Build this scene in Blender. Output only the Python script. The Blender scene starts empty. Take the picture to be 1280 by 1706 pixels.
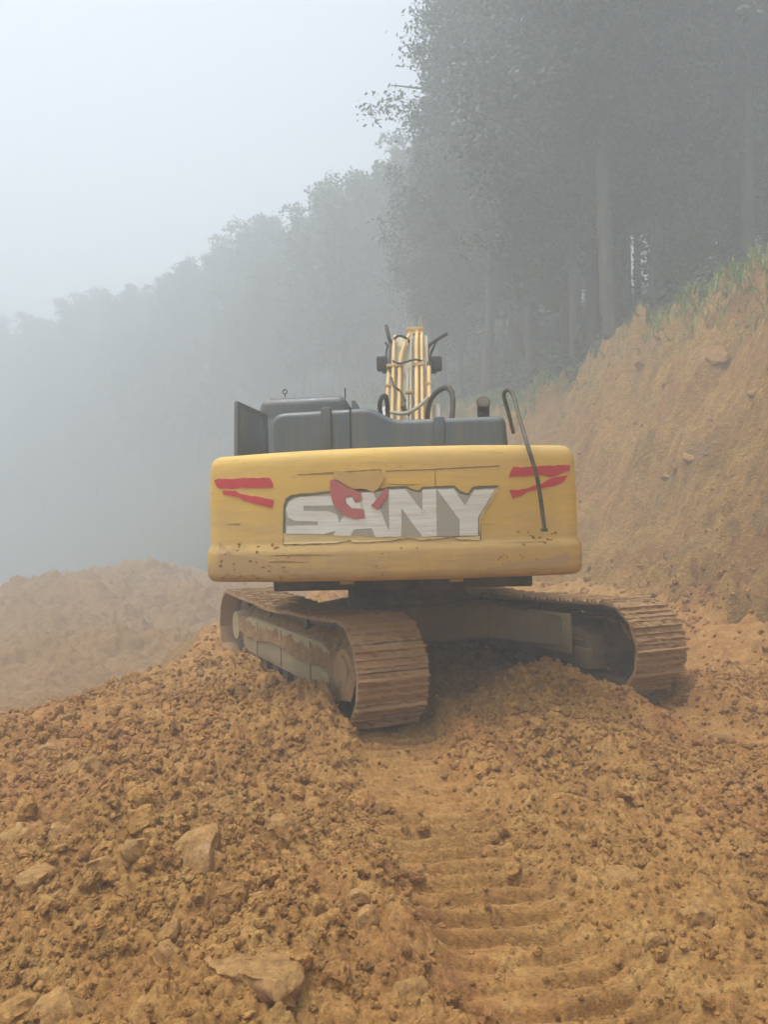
import bpy, bmesh, math, random
import numpy as np
from mathutils import Vector, Matrix
from mathutils.geometry import delaunay_2d_cdt

random.seed(7)
R_ = np.random.RandomState(11)
sc = bpy.context.scene
col = sc.collection
rad = math.radians

# ------------------------------------------------------------------ camera
EYE = 1.6
F = 1230.0 / 1706.0                       # focal length in picture heights
cam_d = bpy.data.cameras.new('camera')
cam = bpy.data.objects.new('camera', cam_d)
col.objects.link(cam)
cam_d.sensor_fit = 'VERTICAL'
cam_d.sensor_width = cam_d.sensor_height = 24
cam_d.lens = 24 * F
cam_d.clip_start = 0.05
cam_d.clip_end = 2000
PITCH = math.atan(27 / 1230)
cam.location = (0, 0, EYE)
cam.rotation_euler = (rad(90) + PITCH, 0, 0)
sc.camera = cam

# ------------------------------------------------------------------ sky, sun, exposure
SUN_EL, SUN_ROT = rad(74), rad(-100)
world = bpy.data.worlds.new('World')
sc.world = world
world.use_nodes = True
wn, wl = world.node_tree.nodes, world.node_tree.links
wn.clear()
sky = wn.new('ShaderNodeTexSky')
sky.sky_type = 'NISHITA'
sky.sun_disc = False
sky.sun_elevation = SUN_EL
sky.sun_rotation = SUN_ROT
sky.dust_density = 4.0
hsv = wn.new('ShaderNodeHueSaturation')
hsv.inputs['Saturation'].default_value = 0.44     # an overcast, fogged sky has lost most of its blue
bg = wn.new('ShaderNodeBackground')
bg.inputs['Strength'].default_value = 0.15
wo = wn.new('ShaderNodeOutputWorld')
wl.new(sky.outputs[0], hsv.inputs['Color'])
wl.new(hsv.outputs[0], bg.inputs['Color'])
wl.new(bg.outputs[0], wo.inputs['Surface'])
sun_d = bpy.data.lights.new('sun', 'SUN')
sun_d.energy = 1.5
sun_d.angle = rad(16)
sun_d.color = (1.0, 0.985, 0.96)
sun = bpy.data.objects.new('sun', sun_d)
col.objects.link(sun)
sd = Vector((math.sin(SUN_ROT) * math.cos(SUN_EL), math.cos(SUN_ROT) * math.cos(SUN_EL), math.sin(SUN_EL)))
sun.rotation_euler = sd.to_track_quat('Z', 'Y').to_euler()
sun.location = (0, -10, 40)
HAZE = 0.0190
sc.view_settings.view_transform = 'Standard'
sc.view_settings.look = 'None'
sc.view_settings.gamma = 1
sc.view_settings.use_curve_mapping = False
sc.view_settings.exposure = 1.36
sc.render.engine = 'CYCLES'
cy = sc.cycles
cy.use_denoising = True
cy.max_bounces = 8
cy.diffuse_bounces = 3
cy.glossy_bounces = 2
cy.transmission_bounces = 3
cy.volume_bounces = 4
cy.transparent_max_bounces = 6
cy.caustics_reflective = cy.caustics_refractive = False
cy.sample_clamp_indirect = 4

# ------------------------------------------------------------------ helpers
def tag(o, label=None, cat=None, group=None, kind=None):
    if label: o['label'] = label
    if cat: o['category'] = cat
    if group: o['group'] = group
    if kind: o['kind'] = kind
    return o

def mesh_np(name, v, f, smooth=True):
    v = np.asarray(v, dtype=np.float32); f = np.asarray(f, dtype=np.int32)
    me = bpy.data.meshes.new(name)
    n, k = f.shape
    me.vertices.add(len(v)); me.vertices.foreach_set('co', v.ravel())
    me.loops.add(n * k); me.loops.foreach_set('vertex_index', f.ravel())
    me.polygons.add(n); me.polygons.foreach_set('loop_start', np.arange(0, n * k, k, dtype=np.int32))
    me.polygons.foreach_set('use_smooth', np.full(n, smooth, dtype=bool))
    me.update(calc_edges=True)
    return me

def link(name, me, mat=None, parent=None, M=None):
    o = bpy.data.objects.new(name, me)
    col.objects.link(o)
    if mat is not None and len(me.materials) == 0: me.materials.append(mat)
    if parent is not None: o.parent = parent
    if M is not None: o.matrix_basis = M
    return o

def bm_obj(name, bm, mat, parent=None, M=None, smooth=False):
    bmesh.ops.recalc_face_normals(bm, faces=bm.faces[:])
    me = bpy.data.meshes.new(name)
    bm.to_mesh(me); bm.free()
    if smooth:
        me.polygons.foreach_set('use_smooth', np.ones(len(me.polygons), dtype=bool))
        try: me.set_sharp_from_angle(angle=rad(38))
        except Exception: pass
    return link(name, me, mat, parent, M)

def box(bm, lo, hi, bev=0.0, seg=2, M=None):
    r = bmesh.ops.create_cube(bm, size=1)
    vs = r['verts']
    s = [hi[i] - lo[i] for i in range(3)]; c = [(hi[i] + lo[i]) / 2 for i in range(3)]
    for v in vs: v.co = Vector((v.co.x * s[0] + c[0], v.co.y * s[1] + c[1], v.co.z * s[2] + c[2]))
    if bev > 0:
        es = list({e for v in vs for e in v.link_edges})
        g = bmesh.ops.bevel(bm, geom=es, offset=bev, segments=seg, affect='EDGES', profile=0.5)
        vs = list({v for f in g['faces'] for v in f.verts} | {v for v in vs if v.is_valid})
    if M is not None:
        for v in vs: v.co = M @ v.co
    return vs

def cyl(bm, p, q, r, seg=20, r2=None, caps=True):
    p, q = Vector(p), Vector(q)
    d = q - p
    M = Matrix.Translation((p + q) / 2) @ d.to_track_quat('Z', 'Y').to_matrix().to_4x4()
    bmesh.ops.create_cone(bm, cap_ends=caps, segments=seg, radius1=r, radius2=r if r2 is None else r2, depth=d.length, matrix=M)

def smooth_path(pts, n=8):
    P = [Vector(p) for p in pts]
    if len(P) < 3: return P
    out = []
    for i in range(len(P) - 1):
        a = P[max(i - 1, 0)]; b = P[i]; c = P[i + 1]; d = P[min(i + 2, len(P) - 1)]
        for k in range(n):
            t = k / n
            out.append(0.5 * ((2 * b) + (c - a) * t + (2 * a - 5 * b + 4 * c - d) * t * t + (3 * b - a - 3 * c + d) * t ** 3))
    out.append(P[-1])
    return out

def tube(bm, pts, r, seg=8, smooth=True, n=8, radii=None):
    P = smooth_path(pts, n) if smooth else [Vector(p) for p in pts]
    rings = []; side = None
    for i, p in enumerate(P):
        t = (P[min(i + 1, len(P) - 1)] - P[max(i - 1, 0)]).normalized()
        if side is None:
            side = t.cross(Vector((0, 0, 1)))
            if side.length < 0.1: side = t.cross(Vector((1, 0, 0)))
        side = (side - t * side.dot(t)).normalized()
        up = t.cross(side)
        rr = radii(i / (len(P) - 1)) if radii else r
        rings.append([bm.verts.new(p + side * math.cos(a) * rr + up * math.sin(a) * rr)
                      for a in [2 * math.pi * k / seg for k in range(seg)]])
    for a, b in zip(rings, rings[1:]):
        for k in range(seg): bm.faces.new((a[k], a[(k + 1) % seg], b[(k + 1) % seg], b[k]))
    bm.faces.new(rings[0][::-1]); bm.faces.new(rings[-1])

def prism(bm, poly, axis, a, b, bev=0.0, seg=2):
    """polygon in the plane across axis (0: y,z  1: x,z  2: x,y), extruded from a to b"""
    def P(u, v, w): return {0: (w, u, v), 1: (u, w, v), 2: (u, v, w)}[axis]
    A = [bm.verts.new(P(u, v, a)) for u, v in poly]; B = [bm.verts.new(P(u, v, b)) for u, v in poly]
    fs = [bm.faces.new(A), bm.faces.new(B[::-1])]
    n = len(poly)
    for i in range(n): fs.append(bm.faces.new((A[i], B[i], B[(i + 1) % n], A[(i + 1) % n])))
    if bev:
        bmesh.ops.recalc_face_normals(bm, faces=fs)
        es = list({e for f in fs[:2] for e in f.edges})
        bmesh.ops.bevel(bm, geom=es, offset=bev, segments=seg, affect='EDGES', profile=0.5)

def round_poly(poly, r, n=5):
    out = []; N = len(poly)
    for i in range(N):
        p = Vector(poly[i]); a = Vector(poly[i - 1]) - p; b = Vector(poly[(i + 1) % N]) - p
        rr = r[i] if isinstance(r, (list, tuple)) else r
        k = min(rr, a.length * 0.48, b.length * 0.48)
        if k < 1e-4: out.append(tuple(p)); continue
        s = p + a.normalized() * k; e = p + b.normalized() * k
        for j in range(n + 1):
            t = j / n
            out.append(tuple(s * (1 - t) ** 2 + p * 2 * t * (1 - t) + e * t * t))
    return out

# ---- numpy noise
def _hash(ix, iy, seed):
    h = (ix.astype(np.int64) * 374761393 + iy.astype(np.int64) * 668265263 + seed * 974634777) & 0xFFFFFFFF
    h = ((h ^ (h >> 13)) * 1274126177) & 0xFFFFFFFF
    h = ((h ^ (h >> 16)) * 2246822519) & 0xFFFFFFFF
    return ((h ^ (h >> 15)) & 0xFFFFFF) / float(0xFFFFFF)

def vnoise(x, y, seed=0):
    ix = np.floor(x); iy = np.floor(y); fx = x - ix; fy = y - iy
    ux = fx * fx * fx * (fx * (fx * 6 - 15) + 10); uy = fy * fy * fy * (fy * (fy * 6 - 15) + 10)
    a = _hash(ix, iy, seed); b = _hash(ix + 1, iy, seed); c = _hash(ix, iy + 1, seed); d = _hash(ix + 1, iy + 1, seed)
    return (a * (1 - ux) + b * ux) * (1 - uy) + (c * (1 - ux) + d * ux) * uy - 0.5

def fbm(x, y, seed=0, o=4, g=0.5):
    s = 0; a = 1.0
    for i in range(o):
        c, q = math.cos(0.7 * i), math.sin(0.7 * i)
        s = s + a * vnoise((x * c - y * q) * 2.03 ** i + 7.3 * i, (x * q + y * c) * 2.03 ** i, seed + i); a *= g
    return s

def clods(x, y, seed=0, fill=0.75):
    """rounded lumps, one per cell of unit size, of uneven height and radius"""
    ix = np.floor(x); iy = np.floor(y)
    best = np.zeros_like(x)
    for dx in (-1, 0, 1):
        for dy in (-1, 0, 1):
            cx = ix + dx; cy_ = iy + dy
            px = cx + _hash(cx, cy_, seed); py = cy_ + _hash(cx, cy_, seed + 1)
            hh = _hash(cx, cy_, seed + 2); rr = 0.35 + 0.4 * _hash(cx, cy_, seed + 3)
            hh = np.where(hh < fill, 0.35 + 0.65 * hh / fill, 0)
            d2 = ((x - px) ** 2 + (y - py) ** 2) / (rr * rr)
            best = np.maximum(best, hh * np.sqrt(np.clip(1 - d2, 0, 1)))
    return best

def sstep(a, b, t):
    t = np.clip((t - a) / (b - a), 0, 1)
    return t * t * (3 - 2 * t)

# ------------------------------------------------------------------ terrain shape
_Y = [-60, 0, 9, 16, 19, 22, 26, 28, 31, 36, 45, 60, 75, 95, 110, 130, 200]
_XT = [5.2, 4.9, 4.6, 3.9, 2.9, 2.0, 0.6, 0.1, -1.0, -3.0, -7.5, -16, -30, -50, -70, -97, -200]
_XC = [9, 9, 9, 8.3, 7.1, 6.4, 5.1, 4.8, 4.2, 2.5, -1.0, -6, -14, -32, -50, -76, -180]
_ZC = [7.2, 7.2, 7.2, 7.2, 7.2, 7.1, 6.8, 6.6, 6.8, 7.5, 9, 11, 14, 16.5, 17, 17, 17]
RUT = [(-0.75, 8.6), (-0.1, 6.6), (0.10, 5.5), (0.22, 4.6), (0.36, 3.8), (0.53, 2.7), (0.74, 1.9), (1.3, 0.2), (1.9, -2)]
RUT2 = [(1.65, 9.0), (2.35, 7.3), (2.55, 6.6), (2.85, 5.8), (3.1, 4.9)]

def _dense(P, n=6):
    out = []
    for i in range(len(P) - 1):
        a, b, c, d = (np.array(P[k]) for k in (max(i - 1, 0), i, i + 1, min(i + 2, len(P) - 1)))
        for k in range(n):
            t = k / n
            out.append(tuple(0.5 * (2 * b + (c - a) * t + (2 * a - 5 * b + 4 * c - d) * t * t + (3 * b - a - 3 * c + d) * t ** 3)))
    return out + [P[-1]]
RUT = _dense(RUT); RUT2 = _dense(RUT2, 3)

def path_coords(x, y, path):
    bd = np.full(x.shape, 1e9); bs = np.zeros(x.shape); acc = 0.0
    for (ax, ay), (bx, by) in zip(path, path[1:]):
        dx, dy = bx - ax, by - ay; L = math.hypot(dx, dy)
        t = np.clip(((x - ax) * dx + (y - ay) * dy) / (L * L), 0, 1)
        d = np.hypot(x - ax - t * dx, y - ay - t * dy)
        m = d < bd
        bd = np.where(m, d, bd); bs = np.where(m, acc + t * L, bs); acc += L
    return bd, bs

def zones(x, y):
    xt = np.interp(y, _Y, _XT); xc = np.interp(y, _Y, _XC)
    return (x - xt) / (xc - xt), x - xc, xt

def height(x, y, fine=True):
    x = np.asarray(x, float); y = np.asarray(y, float)
    xt = np.interp(y, _Y, _XT); xc = np.interp(y, _Y, _XC); zc = np.interp(y, _Y, _ZC)
    xc = xc + 0.9 * fbm(y * 0.16, y * 0 + 3, 5, 3)
    xt = xt + 0.8 * fbm(y * 0.25, y * 0 + 9, 15, 3)
    dip = np.interp(y, [5.4, 7.2, 10, 14, 20, 28, 34, 40, 56], [0, -0.3, -1.0, -1.5, -1.3, -0.75, -0.75, -1.1, -2.2])
    zr = dip * sstep(-2.3 + 0.16 * np.clip(y - 11, 0, 40), -4.2 + 0.16 * np.clip(y - 11, 0, 40), x)
    zr = zr - np.clip(y - 52, 0, 60) * 0.3
    zr = np.maximum(zr, -12)
    # left edge: a low spoil berm, then the drop into the valley
    le = xt - 11.2 - 0.08 * np.clip(y - 8, 0, 30)
    le = np.where(y < 54, np.interp(y, [-60, 5, 12, 20, 28, 34, 40, 48, 54], [-11, -9.5, -9.5, -11.2, -13.0, -13.4, -15, -18, -19]), le)
    dl = x - le + 1.3 * fbm(x * 0.25, y * 0.25, 21, 3)
    berm = 0.35 * np.exp(-((dl - 2.2) / 1.6) ** 2) * sstep(20, 30, y)
    z = zr + berm
    far_end = np.clip(y - 31, 0, 100)
    z = np.where(dl < 0, z + dl * 0.7 * sstep(0, -2.5, dl), z)
    z = np.maximum(z, -14 + 1.5 * fbm(x * 0.05, y * 0.05, 31, 3))
    # cut bank and the hill above it
    t = (x - xt) / (xc - xt)
    bank = zr + (zc - zr) * (np.clip(t, 0, 1) ** 1.22)
    over = np.clip(x - xc, 0, None)
    hill = 0.42 * over - 0.0022 * over * over
    hill = np.where(over > 95, 20, hill)
    soft = 0.4 * np.exp(-((t) / 0.16) ** 2)           # loose soil at the toe
    z = np.where(t > 0, np.maximum(bank + soft, z), z + 0.4 * np.exp(-(t / 0.16) ** 2))
    z = z - 0.35 * np.exp(-((x - xc) / 0.8) ** 2)
    z = z + np.clip(np.minimum(hill, 24 - zc), 0, 12)
    onbank = sstep(-0.06, 0.1, t) * (1 - sstep(0.97, 1.1, t))
    forest = sstep(0.95, 1.05, t)
    road = 1 - sstep(-0.1, 0.08, t)
    # heaps around the machine; one beneath it is added to hide lit ground
    for (hx, hy, hh, hr) in ((-0.66, 6.15, 0.13, 0.4), (-1.08, 7.06, 0.17, 0.45), (-1.5, 7.96, 0.17, 0.45), (-1.88, 8.78, 0.14, 0.45), (0.6, 9.2, 0.32, 0.7), (1.36, 6.4, 0.36, 0.62), (0.95, 5.9, 0.12, 0.5), (2.4, 6.0, -0.13, 0.6), (-1.25, 5.75, 0.22, 0.8), (-2.4, 5.7, 0.08, 1.1),
                             (-0.62, 5.75, 0.12, 0.45), (-1.75, 7.4, 0.08, 0.9), (4.2, 6.6, 0.2, 0.8), (-2.2, 11.5, 0.2, 1.2),
                             (3.9, 4.6, 0.15, 0.9), (-1.2, 3.2, 0.10, 0.9), (-0.4, 2.2, 0.06, 0.6)):
        r2 = ((x - hx) ** 2 + (y - hy) ** 2) / (hr * hr)
        z = z + hh * np.exp(-r2)
    d1, s1 = path_coords(x, y, RUT); d2, s2 = path_coords(x, y, RUT2)
    w1 = d1 + 0.10 * fbm(x * 3, y * 3, 41, 4); w2 = d2 + 0.06 * fbm(x * 3, y * 3, 43, 2)
    in1 = 1 - sstep(0.22, 0.46, w1); in2 = (1 - sstep(0.24, 0.4, w2)) * 0.9
    rut = np.maximum(in1, in2)
    keep = 1 - 0.8 * rut
    big = 0.16 * fbm(x * 0.45, y * 0.45, 51, 2) + 0.12 * fbm(x * 1.3, y * 1.3, 53, 3)
    z = z + road * big * keep
    rough = sstep(11, 18, y) * sstep(2, -3, x) * road
    z = z + rough * (0.16 * clods(x / 0.42, y / 0.42, 157, 0.5) + 0.12 * clods(x / 0.2, y / 0.2, 159, 0.5) + 0.12 * clods(x / 2.2, y / 2.2, 151, 0.5) + 0.18 * clods(x / 0.9, y / 0.9, 153, 0.4) + 0.5 * fbm(x * 0.35, y * 0.35, 155, 4, 0.6))
    z = z - 0.06 * in1 - 0.09 * in2
    z = z + 0.035 * np.exp(-((w1 - 0.5) / 0.13) ** 2) * road + 0.06 * np.exp(-((w2 - 0.5) / 0.15) ** 2) * road
    # the tracks bear on flattened soil
    ca, sa = math.cos(rad(25)), math.sin(rad(25))
    lx = (x - 0.34) * ca + (y - 8.27) * sa; ly = -(x - 0.34) * sa + (y - 8.27) * ca
    bed = (1 - sstep(0.25, 0.36, np.abs(np.abs(lx) - 1.36))) * (1 - sstep(2.45, 2.9, np.abs(ly)))
    lev = np.where(lx > 0, 0.03, -0.01)
    z = np.where(bed > 0, z + (np.minimum(z, lev) - z) * bed, z)
    # shoe prints across the ruts
    ph = ((s1 + 0.035 * fbm(x * 3, y * 3, 61, 3) ) / 0.155) % 1.0
    pr = np.where(ph < 0.88, ph / 0.88, (1 - ph) / 0.12) - 0.5 - 0.5 * np.exp(-((ph - .42) / .055) ** 2) - 0.5 * np.exp(-((ph - .06) / .05) ** 2)
    z = z + 0.052 * pr * in1 * np.clip(0.95 + 1.3 * fbm(x * 2.2, y * 2.2, 63, 3), 0.25, 1.3) + 0.02 * in1 * fbm(x * 6, y * 6, 65, 3, .6)
    ph2 = (s2 / 0.185) % 1.0
    z = z + 0.02 * np.where(ph2 < 0.25, np.sin(ph2 / 0.25 * math.pi), 0) * in2
    z = z + 0.5 * forest * fbm(x * 0.3, y * 0.3, 71, 3)
    # bank: teeth marks that follow the fall line, ledges, lumps
    v = t * (xc - xt) * 1.7
    yy = y + 0.35 * fbm(x * 0.5, y * 0.5, 79, 2)
    streak = fbm(yy * 2.6, v * 0.22, 81, 3, 0.6)
    z = z + onbank * (0.7 * streak * (0.5 + np.clip(fbm(x * .3, y * .3, 80, 2) + .5, 0, 1)) + 1.1 * fbm(y * 0.35, v * 0.5, 83, 3) + 0.5 * fbm(y * 1.4, v * 1.6, 85, 3))
    if fine:
        lm = np.clip(0.6 + 1.1 * fbm(x * 0.8, y * 0.8, 91, 2), 0.25, 1.2)
        c = 0.095 * clods(x / 0.30, y / 0.30, 101, 0.45) * lm + 0.058 * clods(x / 0.13, y / 0.13, 111, 0.6) * lm \
            + 0.038 * clods(x / 0.06, y / 0.06, 121, 0.8) + 0.019 * clods(x / 0.03, y / 0.03, 125, 0.8) + 0.045 * fbm(x * 9, y * 9, 131, 4, 0.65)
        z = z + road * c * (1 - 0.86 * rut) * (0.85 + 0.3 * vnoise(x, y, 133))
        z = z + onbank * (0.16 * clods(x / 0.5, y / 0.5, 141, 0.22) + 0.07 * clods(x / 0.2, y / 0.2, 145, 0.3) + 0.07 * fbm(x * 5, y * 5, 143, 4, .65))
    return z

def hz(x, y): return float(height(np.array([float(x)]), np.array([float(y)]))[0])

# ------------------------------------------------------------------ materials
def nodes_of(name):
    m = bpy.data.materials.new(name); m.use_nodes = True
    nt = m.node_tree
    return m, nt, nt.nodes['Principled BSDF']

def ramp(nt, fac, stops):
    r = nt.nodes.new('ShaderNodeValToRGB')
    el = r.color_ramp.elements
    while len(el) < len(stops): el.new(0.5)
    for e, (p, c) in zip(el, stops):
        e.position = p
        e.color = (*c, 1) if not isinstance(c, (int, float)) else (c, c, c, 1)
    nt.links.new(fac, r.inputs[0])
    return r.outputs[0]

def noise(nt, vec, scale, detail=4, rough=0.55, vscale=None, dist=0.0):
    if vscale:
        mp = nt.nodes.new('ShaderNodeMapping'); mp.inputs['Scale'].default_value = vscale
        nt.links.new(vec, mp.inputs[0]); vec = mp.outputs[0]
    n = nt.nodes.new('ShaderNodeTexNoise')
    n.inputs['Scale'].default_value = scale; n.inputs['Detail'].default_value = detail
    n.inputs['Roughness'].default_value = rough; n.inputs['Distortion'].default_value = dist
    nt.links.new(vec, n.inputs['Vector'])
    return n.outputs[0]

def mixc(nt, fac, a, b, mode='MIX'):
    m = nt.nodes.new('ShaderNodeMix'); m.data_type = 'RGBA'; m.blend_type = mode
    for s, v in ((m.inputs[0], fac), (m.inputs[6], a), (m.inputs[7], b)):
        if isinstance(v, bpy.types.NodeSocket): nt.links.new(v, s)
        elif isinstance(v, (int, float)): s.default_value = v
        else: s.default_value = (*v, 1)
    return m.outputs[2]

def math_(nt, op, a, b=None):
    m = nt.nodes.new('ShaderNodeMath'); m.operation = op
    for s, v in ((m.inputs[0], a), (m.inputs[1], b)):
        if v is None: continue
        if isinstance(v, bpy.types.NodeSocket): nt.links.new(v, s)
        else: s.default_value = v
    return m.outputs[0]

def bump(nt, bsdf, h, strength, dist):
    b = nt.nodes.new('ShaderNodeBump'); b.inputs['Strength'].default_value = strength; b.inputs['Distance'].default_value = dist
    nt.links.new(h, b.inputs['Height']); nt.links.new(b.outputs[0], bsdf.inputs['Normal'])

def pos(nt): return nt.nodes.new('ShaderNodeNewGeometry').outputs['Position']
def objc(nt): return nt.nodes.new('ShaderNodeTexCoord').outputs['Object']

def soil(name, cols, fine=1.0, rough=0.9, scratch=False):
    m, nt, b = nodes_of(name)
    p = pos(nt)
    a = ramp(nt, noise(nt, p, 0.55, 5, 0.6), [(0.32, cols[0]), (0.5, cols[1]), (0.66, cols[2])])
    c = ramp(nt, noise(nt, p, 5.5, 6, 0.65), [(0.30, cols[3]), (0.5, cols[1]), (0.70, cols[4])])
    x = mixc(nt, 0.6, a, c)
    f = ramp(nt, noise(nt, p, 42, 5, 0.7), [(0.28, 0.5), (0.5, 1.0), (0.75, 1.4)])
    x = mixc(nt, 1.0, x, f, 'MULTIPLY')
    at_ = nt.nodes.new('ShaderNodeAttribute'); at_.attribute_type = 'INSTANCER'; at_.attribute_name = 'tint'
    x = mixc(nt, 1.0, x, math_(nt, 'ADD', at_.outputs['Fac'], 1.0), 'MULTIPLY')
    h = math_(nt, 'ADD', noise(nt, p, 38, 6, 0.7), math_(nt, 'MULTIPLY', noise(nt, p, 130, 3, 0.7), 0.35))
    dist = 0.022
    if scratch:       # bucket teeth marks run down the fall line; stony grey and rusty seams
        k = noise(nt, p, 1.0, 5, 0.7, vscale=(0.5, 2.3, 0.5), dist=0.9)
        x = mixc(nt, 1.0, x, ramp(nt, k, [(0.34, 0.72), (0.5, 1.0), (0.66, 1.25)]), 'MULTIPLY')
        x = mixc(nt, ramp(nt, noise(nt, p, 0.8, 6, 0.7), [(0.56, 0.0), (0.68, 0.6)]), x, (0.23, 0.17, 0.10))
        x = mixc(nt, ramp(nt, noise(nt, p, 0.45, 4, 0.6, vscale=(1, 1, 2)), [(0.54, 0.0), (0.68, 0.5)]), x, (0.42, 0.17, 0.065))
        h = math_(nt, 'ADD', math_(nt, 'MULTIPLY', noise(nt, p, 11, 6, 0.7), 3.0), math_(nt, 'MULTIPLY', k, 3.0)); dist = 0.06
    nt.links.new(x, b.inputs['Base Color'])
    b.inputs['Roughness'].default_value = rough
    b.inputs['Specular IOR Level'].default_value = 0.25
    bump(nt, b, h, 0.9 * fine, dist)
    return m

OCH = [(0.34, 0.185, 0.054), (0.385, 0.200, 0.056), (0.35, 0.137, 0.045), (0.19, 0.090, 0.032), (0.52, 0.325, 0.11)]
BNK = [(0.38, 0.205, 0.055), (0.42, 0.24, 0.066), (0.38, 0.17, 0.05), (0.27, 0.145, 0.048), (0.50, 0.31, 0.10)]
M_soil = soil('clay_soil', OCH)
M_bank = soil('cut_bank_soil', BNK, scratch=True)
M_spoil = soil('fog_greyed_spoil', [(0.23, 0.132, 0.048), (0.26, 0.148, 0.053), (0.23, 0.11, 0.043), (0.13, 0.072, 0.03), (0.34, 0.22, 0.09)])  # heap's clay toned greyer: the fog's greying is put into its colour
M_hill = soil('forest_floor', [(0.07, 0.06, 0.03), (0.06, 0.065, 0.03), (0.045, 0.055, 0.025), (0.05, 0.045, 0.025), (0.08, 0.08, 0.035)])

def rock_mat(name, c1, c2, c3):
    m, nt, b = nodes_of(name)
    p = objc(nt); w = pos(nt)
    x = ramp(nt, noise(nt, p, 2.2, 6, 0.65, dist=0.4), [(0.33, c1), (0.52, c2), (0.68, c3)])
    cl = ramp(nt, noise(nt, w, 30, 5, 0.7), [(0.3, (0.19, 0.095, 0.035)), (0.5, (0.325, 0.178, 0.055)), (0.72, (0.43, 0.265, 0.095))])
    x = mixc(nt, ramp(nt, noise(nt, w, 11, 6, 0.7), [(0.34, 0.05), (0.47, 1.0)]), x, cl)     # clay stuck to the stone
    x = mixc(nt, 1.0, x, ramp(nt, noise(nt, w, 70, 4, 0.7), [(0.3, 0.78), (0.7, 1.2)]), 'MULTIPLY')
    nt.links.new(x, b.inputs['Base Color']); b.inputs['Roughness'].default_value = 0.85
    b.inputs['Specular IOR Level'].default_value = 0.3
    bump(nt, b, noise(nt, w, 34, 7, 0.7), 0.8, 0.014)
    return m
MUDC = (0.36, 0.208, 0.072)
M_rock = {
    'grey': rock_mat('grey_rock', (0.28, 0.26, 0.19), MUDC, (0.36, 0.23, 0.10)),
    'pink': rock_mat('pinkish_rock', (0.32, 0.29, 0.21), (0.40, 0.225, 0.12), MUDC),
    'tan': rock_mat('tan_rock', (0.32, 0.15, 0.05), MUDC, (0.44, 0.26, 0.09)),
    'pale': rock_mat('pale_rock', MUDC, (0.46, 0.27, 0.095), (0.52, 0.34, 0.14)),
    'dark': rock_mat('dark_rock', (0.14, 0.11, 0.06), (0.23, 0.15, 0.065), (0.36, 0.20, 0.07)),
    'red': rock_mat('red_rock', (0.28, 0.145, 0.06), (0.34, 0.18, 0.07), (0.30, 0.23, 0.13)),
}

def paint(name, c, dirt=0.35, rough=0.5, mud=(0.33, 0.19, 0.08), lo=None, spec=0.4, streak=(1.0, 1.0, 9.0)):
    """worn paint: brushed dust along x, mud low down (object z below lo) and in patches"""
    m, nt, b = nodes_of(name)
    p = objc(nt)
    n1 = noise(nt, p, 2.2, 6, 0.7, vscale=streak)
    n2 = noise(nt, p, 5.5, 7, 0.68, dist=0.3)
    x = mixc(nt, ramp(nt, noise(nt, p, 1.3, 4), [(0.35, 0.0), (0.65, 1.0)]), tuple(k * 0.92 for k in c), tuple(min(1, k * 1.08) for k in c))
    dust = tuple(0.45 * a + 0.55 * d for a, d in zip(c, (0.42, 0.30, 0.16)))
    x = mixc(nt, ramp(nt, n1, [(0.40, 0.0), (0.64, dirt)]), x, dust)
    if lo is not None:          # long scratches and scuffs along the plate
        sm = noise(nt, p, 0.9, 6, 0.72, vscale=(0.7, 1, 3.2), dist=0.5)
        x = mixc(nt, ramp(nt, sm, [(0.46, 0.0), (0.62, 0.6)]), x, (0.50, 0.345, 0.14))
        x = mixc(nt, ramp(nt, noise(nt, p, 30, 4, 0.7), [(0.60, 0.0), (0.72, 0.35)]), x, (0.36, 0.22, 0.08))
        sc1 = noise(nt, p, 1.6, 5, 0.75, vscale=(0.9, 1, 16)); sc2 = noise(nt, p, 1.1, 3, 0.6)
        k = math_(nt, 'MULTIPLY', ramp(nt, sc1, [(0.56, 0.0), (0.66, 0.45)]), ramp(nt, sc2, [(0.42, 0.0), (0.6, 1.0)]))
        x = mixc(nt, k, x, (0.20, 0.125, 0.05))
        k = math_(nt, 'MULTIPLY', ramp(nt, sc1, [(0.34, 0.4), (0.43, 0.0)]), ramp(nt, sc2, [(0.40, 1.0), (0.58, 0.0)]))
        x = mixc(nt, k, x, (0.56, 0.42, 0.20))
    if lo is not None:
        sx = nt.nodes.new('ShaderNodeSeparateXYZ'); nt.links.new(p, sx.inputs[0])
        g = nt.nodes.new('ShaderNodeMapRange'); g.inputs['From Min'].default_value = lo[1]; g.inputs['From Max'].default_value = lo[0]
        nt.links.new(sx.outputs[2], g.inputs['Value'])
        k = math_(nt, 'MULTIPLY', g.outputs[0], ramp(nt, math_(nt, 'MULTIPLY', math_(nt, 'ADD', n1, n2), 0.5), [(0.40, 0.42), (0.56, 1.0)]))
        x = mixc(nt, k, x, (0.37, 0.245, 0.11))
    k2 = ramp(nt, n2, [(0.66, 0.0), (0.74, dirt)])
    x = mixc(nt, k2, x, mud)
    nt.links.new(x, b.inputs['Base Color'])
    b.inputs['Specular IOR Level'].default_value = spec
    nt.links.new(ramp(nt, n1, [(0.3, rough), (0.7, min(1, rough + 0.3))]), b.inputs['Roughness'])
    bump(nt, b, noise(nt, p, 45, 4, 0.6), 0.12, 0.01)
    return m

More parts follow.
